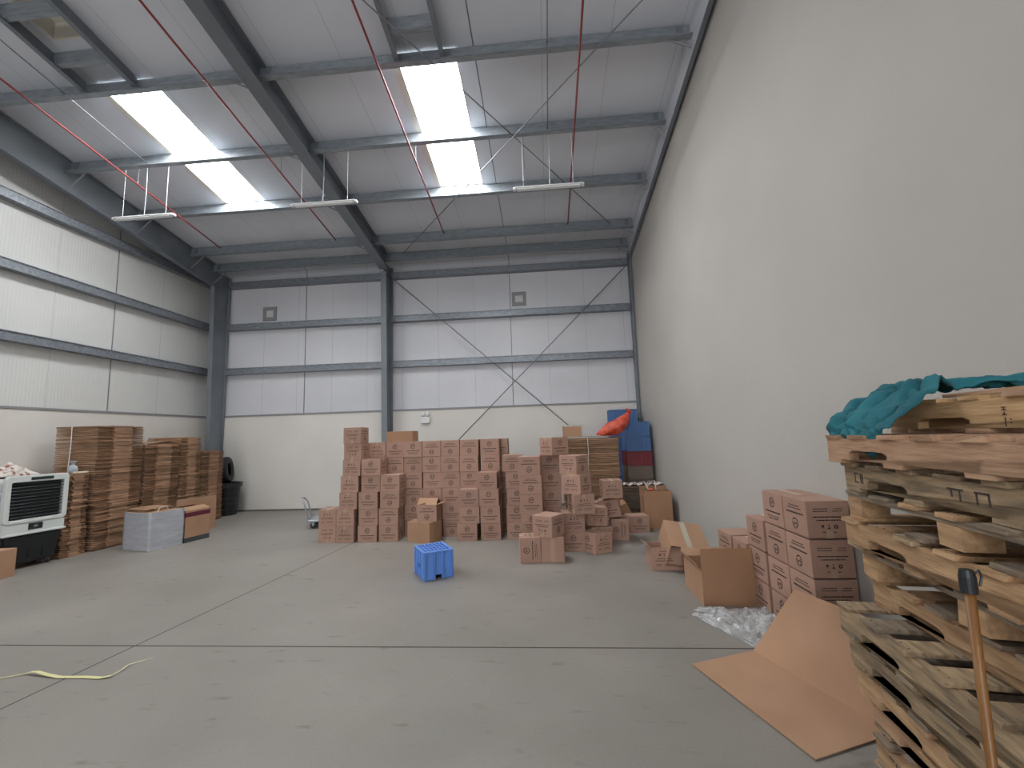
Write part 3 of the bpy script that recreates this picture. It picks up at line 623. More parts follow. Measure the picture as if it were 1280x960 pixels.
z1 = pile(-7.30, 6.62, .0, .70, .80, .70, 0, 'card_flat', 'lower bundle of the tallest left pile', 'flat cartons in the lower bundle')
pile(-7.27, 6.61, z1+.004, 1.90, .72, .78, 0, 'card_flat', 'upper bundle of the tallest left pile', 'flat cartons in the upper bundle', wob=.006)
z2 = pile(-7.30, 7.40, .0, 1.60, .74, .70, 1, 'card_flat', 'pile just right of the tallest one', 'flat cartons in the middle pile', lean=(.03,0))
pile(-7.27, 8.03, .0, 1.72, .74, .46, -1, 'card_flat', 'narrow pile, third from the corner bin', 'flat cartons in the narrow pile')
pile(-7.28, 8.60, .0, 1.43, .74, .58, 1, 'card_flat', 'last left pile beside the black tyre', 'flat cartons in the last left pile')
# loose bent sheets on the middle pile
def bent(name, pts, wdir, width, m, label, th=.005, cat='sheet'):
    b = MB(); W = Vector(wdir).normalized()*width; P = [Vector(p) for p in pts]
    for p, q in zip(P, P[1:]):
        n = (q-p).cross(W).normalized()*th
        b.hexa([p, q, q+W, p+W, p+n, q+n, q+W+n, p+W+n])
    return tag(b.build(name, M[m]), label, cat)
bent('loose_sheet', [(-6.92,7.08,z2+.012),(-6.98,7.3,z2+.03),(-7.0,7.55,z2+.05),(-6.95,7.76,z2+.03)], (-1,0,0), .62, 'card_in', 'loose bowed kraft sheet lying on top of the middle left pile')
# tied yellow-white string down the tallest pile's near side
tag(MB().tube([(-7.36,6.202,1.90),(-7.35,6.20,1.6),(-7.36,6.198,1.35),(-7.37,6.20,1.1)], .006, 6).build('binding_string', M['white_strap']), 'pale binding string down the near side of the tallest left pile', 'string')
# things lying on the low pile
def cloth(name, fn, nu, nv, m, label, cat, th=.006):
    b = MB(); vs = [fn(i/(nu-1), j/(nv-1)) for i in range(nu) for j in range(nv)]
    b.add(vs, [(i*nv+j, (i+1)*nv+j, (i+1)*nv+j+1, i*nv+j+1) for i in range(nu-1) for j in range(nv-1)])
    o = b.build(name, M[m], smooth=True); s = o.modifiers.new('thickness', 'SOLIDIFY'); s.thickness = th; s.offset = 0
    if cat: tag(o, label, cat)
    return o
from mathutils import noise as NZ
def nz(x, y, z=0.0): return NZ.noise(Vector((x, y, z)))
cloth('crumpled_rag', lambda u_, v_: (-7.93+.34*v_+.02*nz(u_*5,v_*5), 5.38+.70*u_, zt0+.008+max(0,(.13+.14*abs(nz(u_*6,v_*4,2)))*math.sin(PI*min(1,max(0,u_)))*math.sin(PI*v_))), 34, 18, 'rag', 'crumpled white and dark red rag on the low pile above the cooler', 'rag')
def blob(name, cx, cy, cz_, rx, ry, rz_, m, label, cat, amp=.2, sc=4, parent=None, sub=4):
    me = bpy.data.meshes.new(name); bm = bmesh.new(); bmesh.ops.create_icosphere(bm, subdivisions=sub, radius=1)
    for q in bm.verts:
        k = 1+amp*nz(q.co.x*sc*.5+cx, q.co.y*sc*.5+cy, q.co.z*sc*.5)+amp*.5*nz(q.co.x*sc*1.3, q.co.y*sc*1.3+3, q.co.z*sc*1.3); q.co = Vector((q.co.x*rx*k, q.co.y*ry*k, q.co.z*rz_*k))
        if q.co.z < -rz_*.75: q.co.z = -rz_*.75
    for f_ in bm.faces: f_.smooth = True
    bm.to_mesh(me); bm.free(); me.materials.append(M[m]); o = place(name, me, parent, (cx, cy, cz_+rz_*.75))
    if label: tag(o, label, cat)
    return o
e = thing('tied_plastic_bag', (-7.12, 6.06, zt0), 'small grey tied plastic bag on the low pile beside the tallest pile', 'bag')
blob('bag_body', 0, 0, .002, .055, .06, .08, 'grey_bag', None, None, .15, 3, e, 3)
MB().lathe([(0,.12),(.012,.12),(.02,.15),(.05,.185),(.045,.19),(.0,.16)], 9).build('knot', M['grey_bag'], e)
tag(MB().box(-.045,.045,-.075,.075,0,.022).build('paper_pad', M['paper'], loc=(-7.03, 6.10, zt0+.008), rz=.05), 'small cream paper pad on the low pile beside the grey bag', 'paper pad')
# pile by the back wall with sack and crates
zf = pile(.80, 8.30, .0, 1.44, 1.02, .60, 90*0, 'card_flat', 'big tied pile behind the loose cartons', 'flat cartons in the big tied pile', th=.036, wob=.012)
bent('cover_sheet', [(.16,8.0,zf+.012),(.5,8.0,zf+.022),(.9,8.0,zf+.028),(1.25,8.0,zf+.02),(1.42,8.0,zf-.01)], (0,1,0), .62, 'card_in', 'pale curled cardboard sheet covering the big tied pile at the back')
tag(MB().tube([(.74,7.985,zf),(.745,7.975,1.2),(.73,7.98,.9),(.74,7.97,.6),(.735,7.98,.3)], .006, 6).build('binding_string', M['white_strap']), 'pale string hanging down the front of the big tied pile', 'string')
open_box('small_carton', .33, .24, .19, 'card_warm', 'small plain carton on top of the big tied pile at the back', loc=(.48, 8.20, zf+.036), rot=(0,0,.05), closed=True, tape=(-.166,.166,-.015,.015,.188,.1905))
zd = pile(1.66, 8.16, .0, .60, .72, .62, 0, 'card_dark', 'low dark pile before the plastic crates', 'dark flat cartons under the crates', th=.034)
zd2 = zd
cloth('white_scraps', lambda a_, c_: (1.32+.70*a_, 7.86+.25*c_, zd+.012+.05*abs(nz(a_*14,c_*6,5))+.012*math.sin(a_*30)), 50, 12, 'rag', None, None)
tag(bpy.data.objects['white_scraps'], 'tangle of pale cloth scraps along the front of the dark low pile', 'cloth scraps')
# crates
def stack_crate(x, y, z, W, D, H, m, label, deg=0):
    e = thing('stacking_crate', (x, y, z), label, 'crate', 'stacking crates in the corner', rz=math.radians(deg)); b = MB(); hx, hy = W/2, D/2; t = .004
    b.box(-hx, hx, -hy, hy, 0, t)
    for q in ((-hx,hx,-hy,-hy+t),(-hx,hx,hy-t,hy),(-hx,-hx+t,-hy,hy),(hx-t,hx,-hy,hy)): b.box(*q, 0, H)
    b.build('crate_shell', M[m], e)
    r = MB(); n = 6
    for i in range(n+1):
        xx = -hx+W*i/n; r.box(xx-.008, xx+.008, -hy-.014, -hy, 0, H)
    for zz in (0, H*.33, H*.66, H-.02): r.box(-hx-.005, hx+.005, -hy-.012, -hy, zz, zz+.014)
    for i in range(5):
        yy = -hy+D*i/4; r.box(-hx-.009, -hx, yy-.006, yy+.006, 0, H); r.box(hx, hx+.009, yy-.006, yy+.006, 0, H)
    r.build('ribs', M[m], e); 
    r = MB(); r.box(-hx-.014, hx+.014, -hy-.014, -hy+.004, H-.02, H); r.box(-hx-.014, hx+.014, hy-.004, hy+.014, H-.02, H); r.box(-hx-.014, -hx+.004, -hy, hy, H-.02, H); r.box(hx-.004, hx+.014, -hy, hy, H-.02, H); r.build('rim', M[m], e)
    return e
# tall support pile under the crates, against the wall
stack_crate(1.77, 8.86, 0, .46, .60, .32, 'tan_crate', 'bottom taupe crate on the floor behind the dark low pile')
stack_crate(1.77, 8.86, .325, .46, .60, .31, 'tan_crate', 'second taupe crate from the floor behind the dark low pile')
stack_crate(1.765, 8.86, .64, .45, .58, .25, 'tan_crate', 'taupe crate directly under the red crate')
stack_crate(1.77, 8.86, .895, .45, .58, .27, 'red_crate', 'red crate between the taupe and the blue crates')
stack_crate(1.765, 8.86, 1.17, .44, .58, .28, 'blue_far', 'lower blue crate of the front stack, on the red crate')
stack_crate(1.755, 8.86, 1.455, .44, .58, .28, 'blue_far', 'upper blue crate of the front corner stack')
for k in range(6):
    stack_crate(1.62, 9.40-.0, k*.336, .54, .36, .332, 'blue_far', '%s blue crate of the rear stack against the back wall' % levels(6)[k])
# red sack
e = thing('red_sack', (1.30, 8.30, zf+.03), 'red woven sack slumped on the big tied pile against the blue crates', 'sack')
b = MB(); path = [(-.36,.0,.03),(-.26,0,.07),(-.12,.0,.12),(.02,.0,.17),(.12,.02,.23),(.20,.04,.31),(.24,.05,.37),(.26,.05,.42)]; rs = [.02,.07,.115,.13,.12,.095,.06,.035]
b.tube(path, .1, 22, rs=rs)
vs = []
for (x,y,z) in b.v:
    k = .035*nz(x*12,y*12,z*12)+.022*nz(x*30,y*30,z*30); vs.append((x+k, y*1.15+k, max(.004, z+k*1.3)))
b.v = vs; b.build('sack_body', M['red_bag'], e, smooth=True)
MB().lathe([(.025,0),(.045,.02),(.07,.05),(.06,.055),(.02,.03)], 11, T(.26,.05,.43,0,.2,.5)).build('tied_mouth', M['red_bag'], e)
MB().lathe([(.03,-.006),(.036,0),(.03,.006),(.026,0)], 12, T(.262,.05,.425,0,.2,.5), close=True).build('tie', M['black_plastic'], e)

# ------------------------------------------------------------------ corner tyre and bin
e = thing('black_bin', (-7.16, 9.32, 0), 'black plastic bin in the left back corner under the tyre', 'bin')
MB().lathe([(0,0),(.21,0),(.215,.02),(.27,.68),(.26,.68),(.205,.03),(0,.03)], 28).build('bin_body', M['black_plastic'], e, smooth=False)
MB().lathe([(.265,.60),(.30,.61),(.30,.67),(.305,.70),(.265,.70)], 28, close=True).build('rim', M['black_plastic'], e)
for k in range(4):
    z = .12+k*.12; MB().lathe([(.218+.05*z/.68,z),(.232+.05*z/.68,z+.01),(.218+.05*z/.68,z+.02)], 28, close=True).build('band', M['black_plastic'], e)
def tyre(x, y, z, R_, rt, label, rx, rz_=0, ry=0):
    e = thing('rubber_tyre', (x,y,z), label, 'tyre', rot=(rx,ry,rz_))
    pr_ = [(R_-rt*1.35, -.05),(R_-rt*.9,-.085),(R_-rt*.25,-.085),(R_,-.06),(R_+.006,-.03),(R_+.0,-.027),(R_+.006,-.02),(R_+.008,.02),(R_,.027),(R_+.006,.03),(R_,.06),(R_-rt*.25,.085),(R_-rt*.9,.085),(R_-rt*1.35,.05),(R_-rt*1.2,.04),(R_-rt*.6,.055),(R_-rt*.4,0),(R_-rt*.6,-.055),(R_-rt*1.2,-.04)]
    MB().lathe(pr_, 40, close=True).build('tread_and_wall', M['black_rubber'], e)
    MB().lathe([(R_-rt*1.38,-.048),(R_-rt*1.30,-.055),(R_-rt*1.25,-.045),(R_-rt*1.34,-.038)], 40, close=True).build('bead', M['black_rubber'], e)
tyre(-7.18, 9.30, .985, .28, .10, 'black rubber tyre propped up on the bin in the left corner', math.radians(84), math.radians(112))

# ------------------------------------------------------------------ air cooler
e = thing('air_cooler', (-7.21, 5.55, 0), 'white and black wheeled air cooler with dark louvres at the left edge', 'air cooler', rz=math.radians(-10))
def rounded(b, x0, x1, y0, y1, z0, z1, r, hole=None):
    pass
# local frame: front faces +x, width along y
hw = .33
b = MB(); b.box(-.14, .20, -hw+.02, hw-.02, .46, 1.18); b.build('casing', M['cooler_white'], e, bevel=.03, seg=3)
b = MB()
def ring(b, x0, x1, yo, zo0, zo1, yi, zi0, zi1, ro=.05, ri=.02, n=5):
    def rr(y, z0, z1, r):
        P = []
        for cx, cz_, a0 in ((y-r, z1-r, 0), (-y+r, z1-r, PI/2), (-y+r, z0+r, PI), (y-r, z0+r, 1.5*PI)):
            for i in range(n+1):
                t = a0+PI/2*i/n; P.append((cx+r*math.cos(t), cz_+r*math.sin(t)))
        return P
    O, I = rr(yo, zo0, zo1, ro), rr(yi, zi0, zi1, ri); k = len(O)
    vs = [(x1,p[0],p[1]) for p in O]+[(x1,p[0],p[1]) for p in I]+[(x0,p[0],p[1]) for p in O]+[(x0,p[0],p[1]) for p in I]
    fs = []
    for i in range(k):
        j = (i+1)%k; fs += [(i,j,j+k,i+k),(i+2*k,i+3*k,j+3*k,j+2*k),(i,i+2*k,j+2*k,j),(i+k,j+k,j+3*k,i+3*k)]
    b.add(vs, fs)
ring(b, .20, .275, hw, .60, 1.22, hw-.055, .645, 1.135); b.build('front_frame', M['cooler_white'], e, bevel=.006)
b = MB(); b.box(.205, .215, -hw+.06, hw-.06, .65, 1.13); b.build('duct', M['dark'], e)
b = MB()
for k in range(11):
    z = .665+k*.043; b.hexa([(.222,-hw+.057,z),(.226,-hw+.057,z-.004),(.226,hw-.057,z-.004),(.222,hw-.057,z),(.262,-hw+.057,z+.017),(.266,-hw+.057,z+.012),(.266,hw-.057,z+.012),(.262,hw-.057,z+.017)])
b.build('louvres', M['louvre'], e)
b = MB()
for k in range(12):
    y = -hw+.085+k*.043; b.box(.217,.221,y,y+.006,.65,1.13)
b.build('guard', M['louvre'], e)
b = MB(); b.box(.272, .279, -.09, .15, 1.155, 1.195); b.build('control_panel', M['louvre'], e, bevel=.003)
b = MB(); b.box(-.14, .27, -hw+.01, hw-.01, .445, .60); b.build('lower_skirt', M['cooler_white'], e, bevel=.015, seg=2)
b = MB(); b.box(.268, .285, -hw+.0, hw-.0, .445, .475); b.build('skirt_lip', M['cooler_white'], e, bevel=.006)
b = MB(); b.box(.269, .276, -.075, .075, .50, .585); b.build('water_gauge', M['black_plastic'], e, bevel=.004)
b = MB(); b.box(.276, .279, -.02, .02, .53, .555); b.build('gauge_mark', M['vent'], e)
b = MB(); b.hexa([(-.12,-hw+.06,.07),(.21,-hw+.06,.07),(.21,hw-.06,.07),(-.12,hw-.06,.07),(-.14,-hw+.02,.445),(.25,-hw+.02,.445),(.25,hw-.02,.445),(-.14,hw-.02,.445)]); b.build('water_tank', M['black_plastic'], e, bevel=.02, seg=2)
b = MB()
for k in range(4): b.box(-.11, .16, -hw+.010, -hw+.018, .64+k*.125, .74+k*.125)
b.build('side_filter', M['cooler_side'], e)
b = MB()
for y in (-.18, -.03, .12): b.box(.222, .232, y, y+.012, .12, .42)
b.build('tank_rib', M['black_plastic'], e)
for sx in (-.09, .17):
    for sy in (-.22, .22):
        c = MB(); c.lathe([(.012,-.012),(.034,-.012),(.036,0),(.034,.012),(.012,.012)], 16, T(sx,sy,.036,0,PI/2)); o = c.build('caster', M['louvre'], e)
        c = MB(); c.box(sx-.014, sx+.014, sy-.018, sy-.014, .03, .075); c.box(sx-.014, sx+.014, sy+.014, sy+.018, .03, .075); c.box(sx-.016, sx+.016, sy-.018, sy+.018, .066, .072); c.build('caster_bracket', M['grey_metal'], o)
open_box('plain_carton', .22, .24, .34, 'card_warm', 'kraft carton cut off by the left picture edge before the cooler', loc=(-6.82, 5.02, 0), rot=(0,0,.1), closed=True)

# ------------------------------------------------------------------ wrapped pack and striped carton
e = thing('wrapped_pack', (-6.20, 6.53, 0), 'grey stretch-wrapped block of flat sheets on the floor before the left piles', 'wrapped pack', rz=math.radians(-15.6))
b = MB(); n = 26
for k in range(n):
    j = .006*nz(k*.7, 1); b.box(-.30+j, .30+j, -.235+j, .235+j, .0+k*.0215, .019+k*.0215)
b.build('sheet_block', M['card_in'], e)
vs = []; fs = []; nu, nv = 60, 14; per = [(-.31,-.245),(.31,-.245),(.31,.245),(-.31,.245)]
for i in range(nu):
    t = i/nu*4; s_ = int(t); f_ = t-s_; p = per[s_]; q = per[(s_+1)%4]
    for j in range(nv):
        z = .003+.556*j/(nv-1); x = p[0]+(q[0]-p[0])*f_; y = p[1]+(q[1]-p[1])*f_; k = 1+.018*nz(x*9,y*9,z*16)
        vs.append((x*k, y*k, z))
b = MB(); b.add(vs, [(i*nv+j, ((i+1)%nu)*nv+j, ((i+1)%nu)*nv+j+1, i*nv+j+1) for i in range(nu) for j in range(nv-1)])
b.build('stretch_wrap', M['wrap'], e, smooth=True)
pile(-6.30, 6.56, .562, .60, .50, .40, -16, 'card_flat', 'few lying on the wrapped pack', 'flat cartons on the wrapped pack', th=.012)
MBh = MB().tube([(0,0,0),(.0,.03,.05),(0,.10,.06),(0,.16,.05),(0,.19,0)], .006, 6).build('rope_handle', M['white_strap'], loc=(-5.99, 6.36, .562)); tag(MBh, 'small white rope loop on top of the wrapped pack', 'rope')
e = open_box('striped_carton', .42, .42, .50, 'card_warm', 'kraft carton with maroon and slate bands beside the wrapped pack', loc=(-6.005, 6.965, 0), rot=(0,0,math.radians(-12)), flaps=(('E', .16, -74), ('W', .10, -60)), closed=False)
b = MB(); b.box(.2102,.2112,-.21,.21,.40,.47); b.box(-.21,.21,-.2112,-.2102,.40,.47); b.build('maroon_band', M['maroon'], e)
b = MB(); b.box(.2102,.2112,-.21,.21,.0,.075); b.box(-.21,.21,-.2112,-.2102,.0,.075); b.build('slate_band', M['slate'], e)
tag(MB().box(-.006,.006,-.36,.36,0,.60).build('cardboard_panel', M['card_warm'], loc=(-6.42, 7.62, .003), rz=math.radians(-14)), 'kraft cardboard panel standing behind the striped carton', 'cardboard panel')

# ------------------------------------------------------------------ trolley
e = thing('hand_trolley', (-4.10, 7.95, 0), 'grey metal platform trolley with a U handle, left of the carton stacks', 'trolley', rz=math.radians(20))
b = MB(); b.box(-.30, .50, -.24, .24, .13, .155); b.build('platform', M['grey_metal'], e, bevel=.008)
b = MB(); b.box(-.31, .51, -.25, .25, .12, .135); b.build('bumper', M['vent'], e, bevel=.005)
hp = [(-.29,-.18,.15),(-.34,-.18,.30),(-.38,-.18,.44),(-.42,-.17,.49),(-.44,-.13,.52),(-.45,0,.53),(-.44,.13,.52),(-.42,.17,.49),(-.38,.18,.44),(-.34,.18,.30),(-.29,.18,.15)]
MB().tube(hp, .013, 10).build('handle', M['grey_metal'], e, smooth=True)
for sy in (-.18,.18):
    b = MB(); b.box(-.32,-.26,sy-.02,sy+.02,.12,.22); b.build('hinge_bracket', M['vent'], e, bevel=.004)
for sx in (-.22, .42):
    for sy in (-.18, .18):
        MB().lathe([(.015,-.016),(.05,-.016),(.054,0),(.05,.016),(.015,.016)], 18, T(sx,sy,.054,0,PI/2)).build('wheel', M['black_rubber'], e)
        b = MB(); b.box(sx-.02,sx+.02,sy-.024,sy-.019,.05,.12); b.box(sx-.02,sx+.02,sy+.019,sy+.024,.05,.12); b.build('wheel_fork', M['grey_metal'], e)

# ------------------------------------------------------------------ blue crate
e = thing('blue_crate', (-1.352, 5.075, 0), 'bright blue slotted plastic crate standing upside down on the open floor', 'crate', rz=math.radians(31))
W, D, H = .32, .37, .30; hx, hy = W/2, D/2
b = MB()
for i in range(8):
    x = -hx+.012+(W-.024)*i/7; b.box(x-.007, x+.007, -hy+.005, hy-.005, H-.012, H-.001)
for i in range(5):
    y = -hy+.012+(D-.024)*i/4; b.box(-hx+.005, hx-.005, y-.010, y+.010, H-.012, H)
b.box(-hx+.004, hx-.004, -hy+.004, hy-.004, H-.03, H-.026)
b.build('slotted_base', M['blue'], e)
b = MB(); t = .005
b.box(-hx, hx, -hy, -hy+t, .045, H-.01); b.box(-hx, -hx+W*.4, -hy, -hy+t, .0, .045); b.box(hx-W*.36, hx, -hy, -hy+t, .0, .045); b.box(-hx, hx, hy-t, hy, 0, H-.01)
b.box(hx-t, hx, -hy, hy, 0, H-.01)
b.box(-hx, -hx+t, -hy, -hy+D*.4, 0, H-.01); b.box(-hx, -hx+t, -hy+D*.62, hy, 0, H-.01); b.box(-hx, -hx+t, -hy+D*.4, -hy+D*.62, 0, .09); b.box(-hx, -hx+t, -hy+D*.4, -hy+D*.62, .14, H-.01)
b.build('walls', M['blue'], e)
b = MB()
for f_ in (0, .045, .33, .37, .63, .67, .955, 1):
    x = -hx+W*f_; b.box(x-.005, x+.005, -hy-.020, -hy, 0.0, H-.01); b.box(x-.004, x+.004, hy, hy+.012, 0, H-.01)
for f_ in (0, .05, .35, .65, .95, 1):
    y = -hy+D*f_; b.box(-hx-.012, -hx, y-.004, y+.004, 0, H-.01); b.box(hx, hx+.012, y-.004, y+.004, 0, H-.01)
for z in (.10, .20):
    b.box(-hx+.01, -hx+W*.33, -hy-.005, -hy, z, z+.005); b.box(hx-W*.33, hx-.01, -hy-.005, -hy, z, z+.005)
b.build('ribs', M['blue'], e)
b = MB()
for q in ((-hx-.014,hx+.014,-hy-.022,-hy+.006),(-hx-.014,hx+.014,hy-.006,hy+.014),(-hx-.014,-hx+.006,-hy,hy),(hx-.006,hx+.014,-hy,hy)): b.box(*q, H-.016, H+.001)
b.build('rim', M['blue'], e, bevel=.003)
for (x, y) in ((-hx,-hy),(hx,-hy),(hx,hy),(-hx,hy)):
    MB().box(x-.014, x+.014, y-.014, y+.014, 0, H-.015).build('corner_post', M['blue'], e, bevel=.005)

# ------------------------------------------------------------------ strap, film, folded sheet
P = [(-3.95,2.80,.012),(-3.72,2.94,.004),(-3.66,2.958,.014),(-3.60,2.95,.02),(-3.50,2.93,.012),(-3.39,2.917,.004),(-3.21,2.922,.004),(-3.08,2.91,.006),(-3.02,2.93,.010),(-3.02,3.0,.014),(-3.04,3.07,.012),(-3.0,3.13,.006),(-2.965,3.185,.003)]
b = MB()
for i in range(len(P)-1):
    p, q = Vector(P[i]), Vector(P[i+1]); w1 = .004+.010*math.sin(PI*i/(len(P)-1)); w2 = .004+.010*math.sin(PI*(i+1)/(len(P)-1)); n1 = Vector((.2,1,0))
    b.hexa([p-n1*w1, q-n1*w2, q+n1*w2, p+n1*w1, p-n1*w1+Vector((0,0,.0015)), q-n1*w2+Vector((0,0,.0015)), q+n1*w2+Vector((0,0,.0015)), p+n1*w1+Vector((0,0,.0015))])
tag(b.build('packing_strap', M['ribbon']), 'pale yellow packing strap curling on the open floor at left', 'strap')
def film(u_, v_):
    x = 1.24+.64*u_-.09*v_*(1-u_)+.05*nz(v_*5,1); y = 4.06-.62*v_*(.25+.75*min(1,u_*1.6)) if False else 4.07-(.16+.56*min(1,max(0,(u_-.02)*3.0)))*v_+.05*nz(u_*6,2)
    h = .008+.07*abs(nz(u_*8, v_*8, 3))+.045*abs(nz(u_*23, v_*21, 8))
    ed = min(1, 6*min(u_, 1-u_, v_, 1-v_)); return (x+.02*nz(u_*20,v_*20,1), y+.02*nz(u_*20,v_*20,4), .006+h*ed)
cloth('plastic_film', film, 70, 60, 'film', 'crumpled clear plastic film on the floor before the open kraft carton', 'plastic film', th=.002)
# folded cardboard sheet: lower panel on the floor, upper panel rising to the right
F0 = Vector((1.373,3.321,.006)); AB = Vector((.289,-.836,0)); A0 = Vector((.896,3.136,.006))
cr = Vector((1.560-1.373, 3.07-3.321, 0))
sheet = thing('folded_sheet', tuple(A0), 'large folded cardboard sheet, one panel flat on the floor, other raised', 'cardboard sheet')
def panel(P0, P1, P2, P3, name, bulge=0, n=10):
    b = MB(); 
    for i in range(n):
        r = []
        for f_ in (i/n, (i+1)/n):
            a_ = P0.lerp(P3, f_); c_ = P1.lerp(P2, f_); k = Vector((0,0,bulge*math.sin(PI*f_))); r.append((a_+k-A0, c_+k-A0))
        t_ = Vector((0,0,.005)); b.hexa([r[0][0], r[0][1], r[1][1], r[1][0], r[0][0]+t_, r[0][1]+t_, r[1][1]+t_, r[1][0]+t_])
    o = b.build(name, M['card_warm'], sheet, smooth=False); return o
AB2 = AB*1.0
panel(A0, A0+AB2, F0+AB2, F0, 'floor_panel', n=1)
up = Vector((.237,.155,.45)); 
panel(F0, F0+AB2, Vector((1.909,2.352,.455)), Vector((1.62,3.188,.455)), 'raised_panel', n=1)

# ------------------------------------------------------------------ pallets
def plank(b, x0, x1, y0, y1, z0, z1, r):
    j = lambda: r.uniform(-.003, .003)
    b.hexa([(x0+j(),y0+j(),z0),(x1+j(),y0+j(),z0),(x1+j(),y1+j(),z0),(x0+j(),y1+j(),z0),(x0+j(),y0+j(),z1+j()*.5),(x1+j(),y0+j(),z1+j()*.5),(x1+j(),y1+j(),z1+j()*.5),(x0+j(),y1+j(),z1+j()*.5)])
def notched(b, y0, y1, x0, x1, z0, z1, nt):
    # stringer along y with two arched notches cut from its underside
    pts = [(y0, z0)]
    for c in nt:
        w, h = .115, .038
        pts += [(c-w, z0), (c-w, z0+h*.7), (c-w*.8, z0+h), (c+w*.8, z0+h), (c+w, z0+h*.7), (c+w, z0)]
    pts += [(y1, z0), (y1, z1), (y0, z1)]
    n = len(pts); b.add([(x0,p[0],p[1]) for p in pts]+[(x1,p[0],p[1]) for p in pts], [tuple(range(n)), tuple(range(2*n-1, n-1, -1))]+[(i,(i+1)%n,(i+1)%n+n,i+n) for i in range(n)])
# local frame: y runs from the far end (0) towards the camera (-L); x to the right
def pallet(x, y, z, deg, kind, wd, label, sd, H=.118, L=1.15, W=.80):
    r = random.Random(sd); e = thing('wooden_pallet', (x, y, z), label, 'pallet', 'wooden pallets in the near right stack', rz=math.radians(deg))
    bt = .015; g = lambda: M_[r.randrange(2)]
    M_ = [WOODS[wd[0]], WOODS[wd[1]]]
    if kind == 's':
        for k, xx in enumerate((0, W/2-.02, W-.04)):
            b = MB(); notched(b, -L, 0, xx, xx+.036, bt, H-bt, (-.27, -L+.27)); b.build('stringer', M_[0] if k == 0 else g(), e)
    else:
        for yy in (-.10, -L/2-.05, -L):
            for xx in (0, W/2-.05, W-.10):
                b = MB(); plank(b, xx, xx+.10, yy, yy+.10, bt, H-2*bt, r); b.build('block', M_[0], e)
        for xx in (0, W/2-.05, W-.10):
            b = MB(); plank(b, xx, xx+.10, -L, 0, H-2*bt, H-bt, r); b.build('lengthwise_board', g(), e)
    n = 7
    for k in range(n):
        w = r.uniform(.075, .10); yc = -w/2-(L-w)*k/(n-1)
        b = MB(); plank(b, -.004-r.uniform(0,.01), W, yc-w/2, yc+w/2, H-bt, H, r); b.build('deck_board', g(), e)
    for yc, w in ((-.055,.10), (-L*.36,.09), (-L*.66,.09), (-L+.055,.10)):
        b = MB(); plank(b, -.003, W, yc-w/2, yc+w/2, 0, bt, r); b.build('bottom_board', g(), e)
    b = MB()
    for k in range(0, n):
        yc = -.045-(L-.09)*k/(n-1)
        for dy in (-.02, .02): b.lathe([(0,0),(.0035,0),(.0035,.001),(0,.0012)], 6, T(.018, yc+dy, H))
    b.build('nail_heads', M['nail'], e)
    return e
ladder = [  # from the floor up: kind, woods, x offset, y offset, angle
 ('s',(1,4),.0,.00,-9,'bottom pallet of the stack, resting on the floor'), ('s',(3,2),.02,-.02,-9,'second pallet from the floor'),
 ('s',(1,4),.01,-.04,-8.5,'third pallet from the floor, stamped with dark letters'), ('s',(3,2),.04,.0,-8,'fourth pallet from the floor, reddish and worn'),
 ('s',(1,2),.0,.01,-9,'fifth pallet from the floor, orange-toned'), ('s',(2,4),-.01,.02,-9,'sixth pallet from the floor, weathered with dark knots'),
 ('s',(2,4),-.03,.03,-8.5,'seventh pallet from the floor, grey boards jutting out left'), ('s',(1,4),.09,-.01,-8,'eighth pallet from the floor, set in to the right'),
 ('b',(1,4),.07,.0,-9,'ninth pallet, block kind with deep dark gaps'), ('s',(1,2),.03,.02,-8.5,'tenth pallet from the floor, with curved notches'),
 ('b',(1,4),.04,.0,-9,'eleventh pallet, block kind just under the dirty one'), ('s',(2,2),.04,.0,-7.5,'dirty stained pallet third from the top'),
 ('s',(3,3),.0,.03,-6,'reddish pallet second from the top, partly under the cloth'), ('s',(0,3),.22,-.04,-5,'pale topmost pallet shifted right under the teal cloth')]
PZ = 0.0; PX, PY_ = 1.235, 2.0
pal = []
for k, (kd, wd, dx, dy, dg, nm) in enumerate(ladder):
    H = .114 if k < 13 else .125
    pal.append((pallet(PX+dx, PY_+dy, PZ, dg, kd, wd, 'wooden %s in the near right stack' % nm, 50+k, H=H, W=.80 if dx < .1 else .62), PZ, H)); PZ += H+.002
# dark stencil marks on some stringers
def marks(e, y0, z0, spec, name='stencil_mark'):
    b = MB()
    for (a, c, w, h) in spec: b.box(-.0012, -.0002, y0+a, y0+a+w, z0+c, z0+c+h)
    b.build(name, M['ink'], e)
marks(pal[11][0], -.13, .035, [(0,.0,.006,.04),(.012,0,.006,.04),(.03,.0,.03,.005),(.03,.036,.03,.005),(.05,0,.005,.04)])
marks(pal[11][0], -.72, .04, [(0,.0,.006,.035),(.0,.03,.05,.006),(.04,0,.006,.035),(.09,.03,.06,.006),(.1,0,.005,.035),(.13,.01,.006,.02)])
marks(pal[2][0], -.16, .03, [(0,0,.006,.05),(.014,0,.006,.05),(.03,.0,.006,.05),(.045,0,.03,.006),(.045,.044,.03,.006)])
b = MB()   # heat-treatment letters H T on the top stringer, reading down
Hh = pal[13][2]; y0 = -.52
for q in ((0,.070,.016,.003),(0,.078,.016,.003),(.0065,.070,.003,.010),(0,.055,.016,.003),(.0065,.055,.003,.010)): b.box(-.0012,-.0002,y0+q[0],y0+q[0]+q[2],q[1],q[1]+q[3])
for q in ((.006,.020,.003,.028),(-.012,.040,.004,.004),(-.012,.030,.004,.004)): b.box(-.0012,-.0002,y0+q[0],y0+q[0]+q[2],q[1],q[1]+q[3])
b.build('stamped_letters', M['ink'], pal[13][0])
top_z = PZ
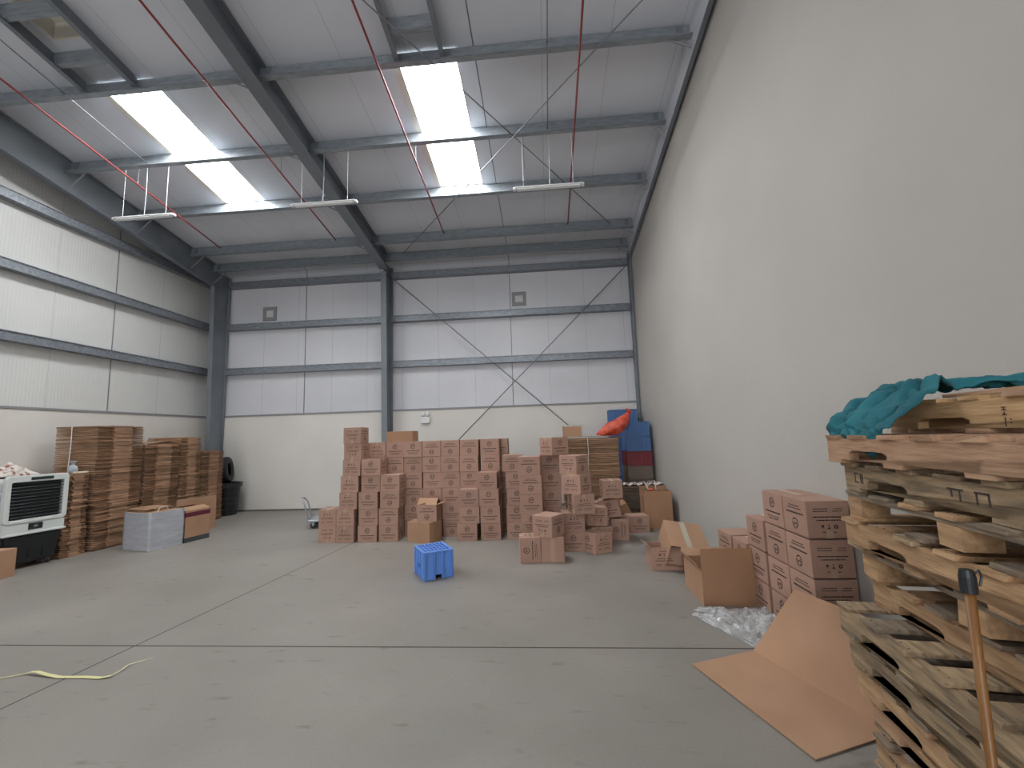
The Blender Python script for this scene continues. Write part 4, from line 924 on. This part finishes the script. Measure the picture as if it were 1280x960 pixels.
# loose lath on the top pallet
tag(MB().hexa([(1.47,1.72,top_z+.001),(1.51,1.74,top_z+.001),(1.56,.92,top_z+.004),(1.52,.90,top_z+.004),(1.47,1.72,top_z+.012),(1.51,1.74,top_z+.012),(1.56,.92,top_z+.03),(1.52,.90,top_z+.03)]).build('wooden_lath', WOODS[3]), 'thin reddish lath lying along the top of the pallet stack', 'lath')
# teal cloth
path = [(1.30,1.86,top_z-.20),(1.27,1.90,top_z-.155),(1.25,1.93,top_z-.11),(1.30,1.945,top_z-.07),(1.38,1.93,top_z-.02),(1.46,1.92,top_z+.03),(1.56,1.90,top_z+.035),(1.68,1.86,top_z+.03),(1.80,1.80,top_z+.03),(1.90,1.70,top_z+.03),(1.98,1.60,top_z+.02)]
def cpath(t):
    t *= len(path)-1; i = min(int(t), len(path)-2); return Vector(path[i]).lerp(Vector(path[i+1]), t-i)
def teal(u_, v_):
    p = cpath(u_); w = (.10+.10*math.sin(PI*min(1,u_*1.6)))*(1 if u_ < .6 else 1-(u_-.6)*.9)
    fold = abs(math.sin(v_*PI*3+u_*5))*.028+.045*abs(nz(u_*9, v_*5, 2))+.02*nz(u_*25,v_*14,5)
    hang = max(0, (.45-u_)*2.2)
    return (p.x-.05*hang*v_+fold*.7*(1 if u_ < .5 else .2)*-1*hang+.02*nz(u_*12,v_*12), p.y-w*2*v_+.10+ .02*nz(u_*14,v_*9,7), p.z+fold*(1-.5*hang)+.004-.05*hang*abs(v_-.4))
cloth('teal_cloth', teal, 90, 40, 'teal', 'rumpled teal cloth draped over the left end of the topmost pallets', 'cloth', th=.005)
# broom handle leaning on the stack
e = thing('wooden_pole', (.925, 1.10, 0), 'varnished wooden pole with a black clamp, upright before the pallet stack', 'pole')
MB().tube([(-.01,.0,0),(.0,0,.6),(.012,.0,1.19)], .0095, 14).build('shaft', M['stick'], e, smooth=True)
MB().lathe([(.0,1.165),(.0155,1.165),(.0155,1.20),(.012,1.215),(0,1.216)], 16, T(.011,0,0)).build('clamp', M['black_plastic'], e)
MB().tube([(.02,-.006,1.205),(.032,-.006,1.215),(.036,-.006,1.20),(.03,-.006,1.18)], .0025, 6).build('hook', M['black_plastic'], e)
